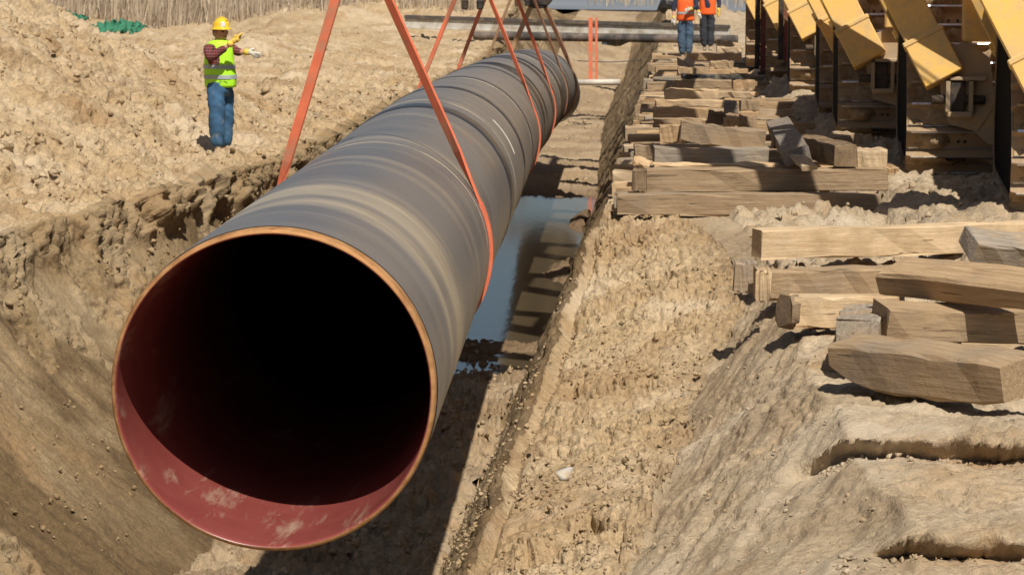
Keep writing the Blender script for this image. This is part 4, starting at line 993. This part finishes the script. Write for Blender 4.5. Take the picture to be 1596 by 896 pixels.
def person(loc, label, J, mats, torso, trousers, helmet=True, point=(True, False), group=None, face=0.):
    root = empty('person', loc, label, 'person', group)
    # continuous body
    pts = [J['pel'], J['chest'], J['neck'], J['head'], J['top'], J['shN'], J['elN'], J['wrN'], J['shF'], J['elF'], J['wrF'], J['hipN'], J['knN'], J['anN'], J['hipF'], J['knF'], J['anF']]
    ed = [(0, 1), (1, 2), (2, 3), (3, 4), (1, 5), (5, 6), (6, 7), (1, 8), (8, 9), (9, 10), (0, 11), (11, 12), (12, 13), (0, 14), (14, 15), (15, 16)]
    rad = [(.13, .10), (.14, .10), (.055, .055), (.10, .11), (.085, .09), .055, .042, .03, .055, .042, .03, .085, .058, .042, .085, .058, .042]
    hd = Vector(J['head']); fx, fy = math.cos(face), math.sin(face)
    F_ = Vector((fx, fy, 0)); n0 = len(pts)
    pts.append(hd+F_*.105+Vector((0, 0, -.005))); ed.append((3, n0)); rad.append((.016, .02))     # nose
    pts.append(hd+F_*.07+Vector((0, 0, -.085))); ed.append((3, n0+1)); rad.append((.035, .03))      # chin
    for pp, (w, e, sd, pt) in enumerate((('wrN', 'elN', (0, -.3, 1), point[0]), ('wrF', 'elF', (0, -.4, 1), point[1]))):
        w_ = Vector(J[w]); hp, he, hr = hand_chain(w_, J.get('hd'+w[-1], w_-Vector(J[e])), sd, pt); n0 = len(pts); pts += hp; ed += [(pts.index(J[w]), n0)]+[(a+n0, b+n0) for a, b in he]; rad += hr
    skin('body', pts, ed, rad, M['skin'], root, 2)
    S_ = Vector((-fy, fx, 0))
    for sg in (-1, 1):
        mb = MB(); c = hd+F_*.083+S_*sg*.034+Vector((0, 0, .012)); mb.tube([c-F_*.01, c+F_*.012], .012, 8); mb.build('eye', M['hair'], root, True)
        mb = MB(); c = hd+S_*sg*.092+Vector((0, 0, -.005)); mb.tube([c-Vector((0, 0, .03)), c, c+Vector((0, 0, .03))], [.008, .02, .01], 8); mb.build('ear', M['skin'], root, True)
    mb = MB(); c = hd+F_*.09+Vector((0, 0, -.052)); mb.tube([c-S_*.026, c+S_*.026], .007, 6); mb.build('mouth', M['red_steel'], root, True)
    # hair cap
    loft('hair', [(hd.x-fx*.035, hd.y-fy*.035, hd.z+z_, r1, r1, face) for z_, r1 in ((-.07, .05), (-.04, .078), (.0, .088), (.05, .092), (.10, .08), (.125, .03))], M['hair'], root, 20, .02, th=1)
    if helmet:
        rings = [(hd.x+fx*.01, hd.y+fy*.01, hd.z+z_, r1, r1*.86, face) for z_, r1 in ((.035, .150), (.040, .158), (.048, .150), (.052, .128), (.09, .124), (.13, .110), (.165, .080), (.185, .04), (.189, .01))]
        h_ = loft('hard_hat', rings, M['helmet'], root, 28, 0, th=1)
        mb = MB(); mb.box(hd.x+.02, hd.x+.075, hd.y-.125, hd.y-.105, hd.z+.075, hd.z+.13, .004); mb.build('sticker', M['hat_sticker'], h_)
        rb = MB(); rb.tube([(hd.x+fx*t_*.115+.01, hd.y+fy*t_*.1, hd.z+.155+.036*math.cos(t_*1.5)) for t_ in np.linspace(-1, 1, 9)], .012, 8); rb.build('ridge', M['helmet'], h_, True)
    # shirt with sleeves
    sp = [J['chest'], J['pel'], J['shN'], J['elN'], Vector(J['elN']).lerp(Vector(J['wrN']), torso.get('slvN', .85)), J['shF'], J['elF'], Vector(J['elF']).lerp(Vector(J['wrF']), torso.get('slvF', .85)), Vector(J['neck'])-Vector((0, 0, .02))]
    skin('shirt', sp, [(0, 1), (0, 2), (2, 3), (3, 4), (0, 5), (5, 6), (6, 7), (0, 8)], [(.16, .12), (.17, .125), .074, .066, .052, .072, .06, .048, .07], mats['shirt'], root, 2, .012, 3)
    # vest
    yw = torso['yaw']; R = torso['rings']
    vest = loft('vest', R, mats['vest'], root, 32, .035, 2)
    vest.modifiers.new('t', 'SOLIDIFY').thickness = .008
    def ringat(z):
        zs = [r_[2] for r_ in R]; i = max(0, min(len(zs)-2, int(np.searchsorted(zs, z))-1)); t_ = (z-zs[i])/(zs[i+1]-zs[i]); return [R[i][j]*(1-t_)+R[i+1][j]*t_ for j in range(6)]
    for z0 in torso['stripes']:
        rr = []
        for z in np.linspace(z0-.025, z0+.025, 4):
            g = ringat(z); rr.append((g[0], g[1], z, g[3]+.007, g[4]+.007, g[5]))
        s_ = loft('reflective_stripe', rr, M['stripe'], vest, 32, .035, 2)
    if torso.get('braces'):
        for sx in (-1, 1):
            pass
    # trousers
    tp = [Vector(J['pel'])+Vector((0, 0, .02)), J['hipN'], J['knN'], Vector(J['anN'])+Vector((0, 0, .02)), J['hipF'], J['knF'], Vector(J['anF'])+Vector((0, 0, .02)), Vector(J['pel'])-Vector((0, 0, .1))]
    tr_ = trousers
    skin('trousers', tp, [(0, 7), (7, 1), (1, 2), (2, 3), (7, 4), (4, 5), (5, 6)], [(tr_[0], tr_[0]*.75), (tr_[1], tr_[1]), tr_[2], tr_[3], (tr_[1], tr_[1]), tr_[2], tr_[3], (tr_[0], tr_[0]*.8)], mats['legs'], root, 3, .022, 5)
    for an in ('anN', 'anF'):
        a_ = Vector(J[an]); skin('boot', [a_+Vector((0, 0, .03)), a_+Vector((0, 0, -.035)), a_+Vector((.10, -.03, -.045)), a_+Vector((.17, -.05, -.052))] if not J.get('ft') else [a_+Vector((0, 0, .03)), a_+Vector((0, 0, -.035)), a_+Vector(J['ft'])*.6+Vector((0, 0, -.045)), a_+Vector(J['ft'])+Vector((0, 0, -.052))], [(0, 1), (1, 2), (2, 3)], [.055, .052, .045, .036], M['boot'], root, 2)
    # gloves with fingers
    for w, e, sd, pt, gm in (('wrN', 'elN', (0, -.3, 1), point[0], mats['gloveN']), ('wrF', 'elF', (0, -.4, 1), point[1], mats['gloveF'])):
        w_ = Vector(J[w]); hp, he, hr = hand_chain(w_, J.get('hd'+w[-1], w_-Vector(J[e])), sd, pt)
        hr = [(a[0]+.006, a[1]+.006) for a in hr]; skin('glove', hp, he, hr, gm, root, 2)
        d_ = (w_-Vector(J[e])).normalized(); mb = MB(); mb.tube([w_-d_*.055, w_-d_*.03, w_+d_*.01], [.046, .042, .038], 14); mb.build('glove_cuff', M['glove_y'] if gm != M['glove_w'] or helmet else gm, root, True)
    return root
yawm = -.35
p0 = W(345, 243, 120)
gzv = gz(p0.x, p0.y)
J = dict(pel=Vector((0, 0, .95)), chest=Vector((-.02, 0, 1.30)), neck=Vector((.0, -.01, 1.50)), head=Vector((.02, -.02, 1.605)), top=Vector((.01, -.02, 1.70)),
 shN=Vector((-.13, -.17, 1.42)), elN=Vector((-.07, -.36, 1.28)), wrN=Vector((.22, -.33, 1.485)), shF=Vector((.09, .16, 1.42)), elF=Vector((.20, .13, 1.345)), wrF=Vector((.37, .04, 1.35)),
 hdN=Vector((.19, 0, .125)), hdF=Vector((.19, -.02, -.075)),
 hipN=Vector((-.04, -.10, .88)), knN=Vector((-.03, -.11, .50)), anN=Vector((-.03, -.10, .085)), hipF=Vector((.04, .09, .88)), knF=Vector((.05, .10, .48)), anF=Vector((.03, .10, .08)), ft=Vector((.15, -.05, 0)))
rg = [(0, 0, .90, .205, .15, yawm), (0, 0, .93, .212, .158, yawm), (.0, 0, 1.05, .212, .165, yawm), (-.01, 0, 1.18, .205, .16, yawm), (-.015, 0, 1.30, .195, .15, yawm), (-.02, 0, 1.40, .195, .135, yawm), (-.01, 0, 1.46, .17, .11, yawm), (-.0, 0, 1.50, .11, .085, yawm), (0, 0, 1.515, .07, .07, yawm)]
rg = [(a, b, c, d*1.02, e*1.05, f) for a, b, c, d, e, f in rg]
person(Vector((p0.x, p0.y, p0.z-.01)), 'worker in yellow hard hat and yellow green vest pointing right with both gloved hands', J,
 dict(shirt=M['plaid'], vest=M['hivis'], legs=M['denim'], gloveN=M['glove_y'], gloveF=M['glove_w']),
 dict(yaw=yawm, rings=rg, stripes=(1.035, 1.165), slvN=.75, slvF=.45), (.195, .13, .108, .09), True, (True, False), None, -.75)
# set the ground under his boots
p1 = W(1068, 92, 67); p2 = W(1102, 80, 64)
def simpleJ(lean, armN, armF, hy=0):
    return dict(pel=Vector((0, 0, .95)), chest=Vector((lean*.5, 0, 1.30)), neck=Vector((lean, 0, 1.50)), head=Vector((lean, 0, 1.61)), top=Vector((lean, 0, 1.71)),
     shN=Vector((-.19, 0, 1.42)), elN=armN[0], wrN=armN[1], shF=Vector((.19, .02, 1.42)), elF=armF[0], wrF=armF[1],
     hipN=Vector((-.09, 0, .88)), knN=Vector((-.09, -.02, .48)), anN=Vector((-.06, 0, .085)), hipF=Vector((.09, 0, .88)), knF=Vector((.09, .0, .48)), anF=Vector((.08, -.03, .085)), ft=Vector((0, -.15, 0)))
rg2 = [(0, 0, .88, .205, .14, 0), (0, 0, .92, .21, .145, 0), (0, 0, 1.1, .20, .14, 0), (0, 0, 1.3, .215, .14, 0), (0, 0, 1.40, .20, .125, 0), (0, 0, 1.46, .15, .10, 0), (0, 0, 1.51, .08, .07, 0)]
person(p1, 'worker in orange vest and blue jeans, left of the two at the far timbers', simpleJ(.0, (Vector((-.28, -.02, 1.17)), Vector((-.27, -.12, .93))), (Vector((.27, -.1, 1.2)), Vector((.1, -.22, 1.15)))),
 dict(shirt=M['navy'], vest=M['hiorange'], legs=M['jeans'], gloveN=M['glove_w'], gloveF=M['glove_w']), dict(yaw=0, rings=rg2, stripes=(1.06,), slvN=.4), (.19, .12, .10, .085), True, (False, False), None, 2.0)
person(p2, 'worker in dark trousers and orange vest, right of the two at the far timbers', simpleJ(.02, (Vector((-.29, -.05, 1.17)), Vector((-.21, -.14, .93))), (Vector((.29, -.0, 1.2)), Vector((.27, -.1, .98)))),
 dict(shirt=M['navy'], vest=M['hiorange'], legs=M['darkcloth'], gloveN=M['glove_w'], gloveF=M['glove_y']), dict(yaw=0, rings=rg2, stripes=()), (.19, .12, .10, .085), True, (False, False), None, -1.4)
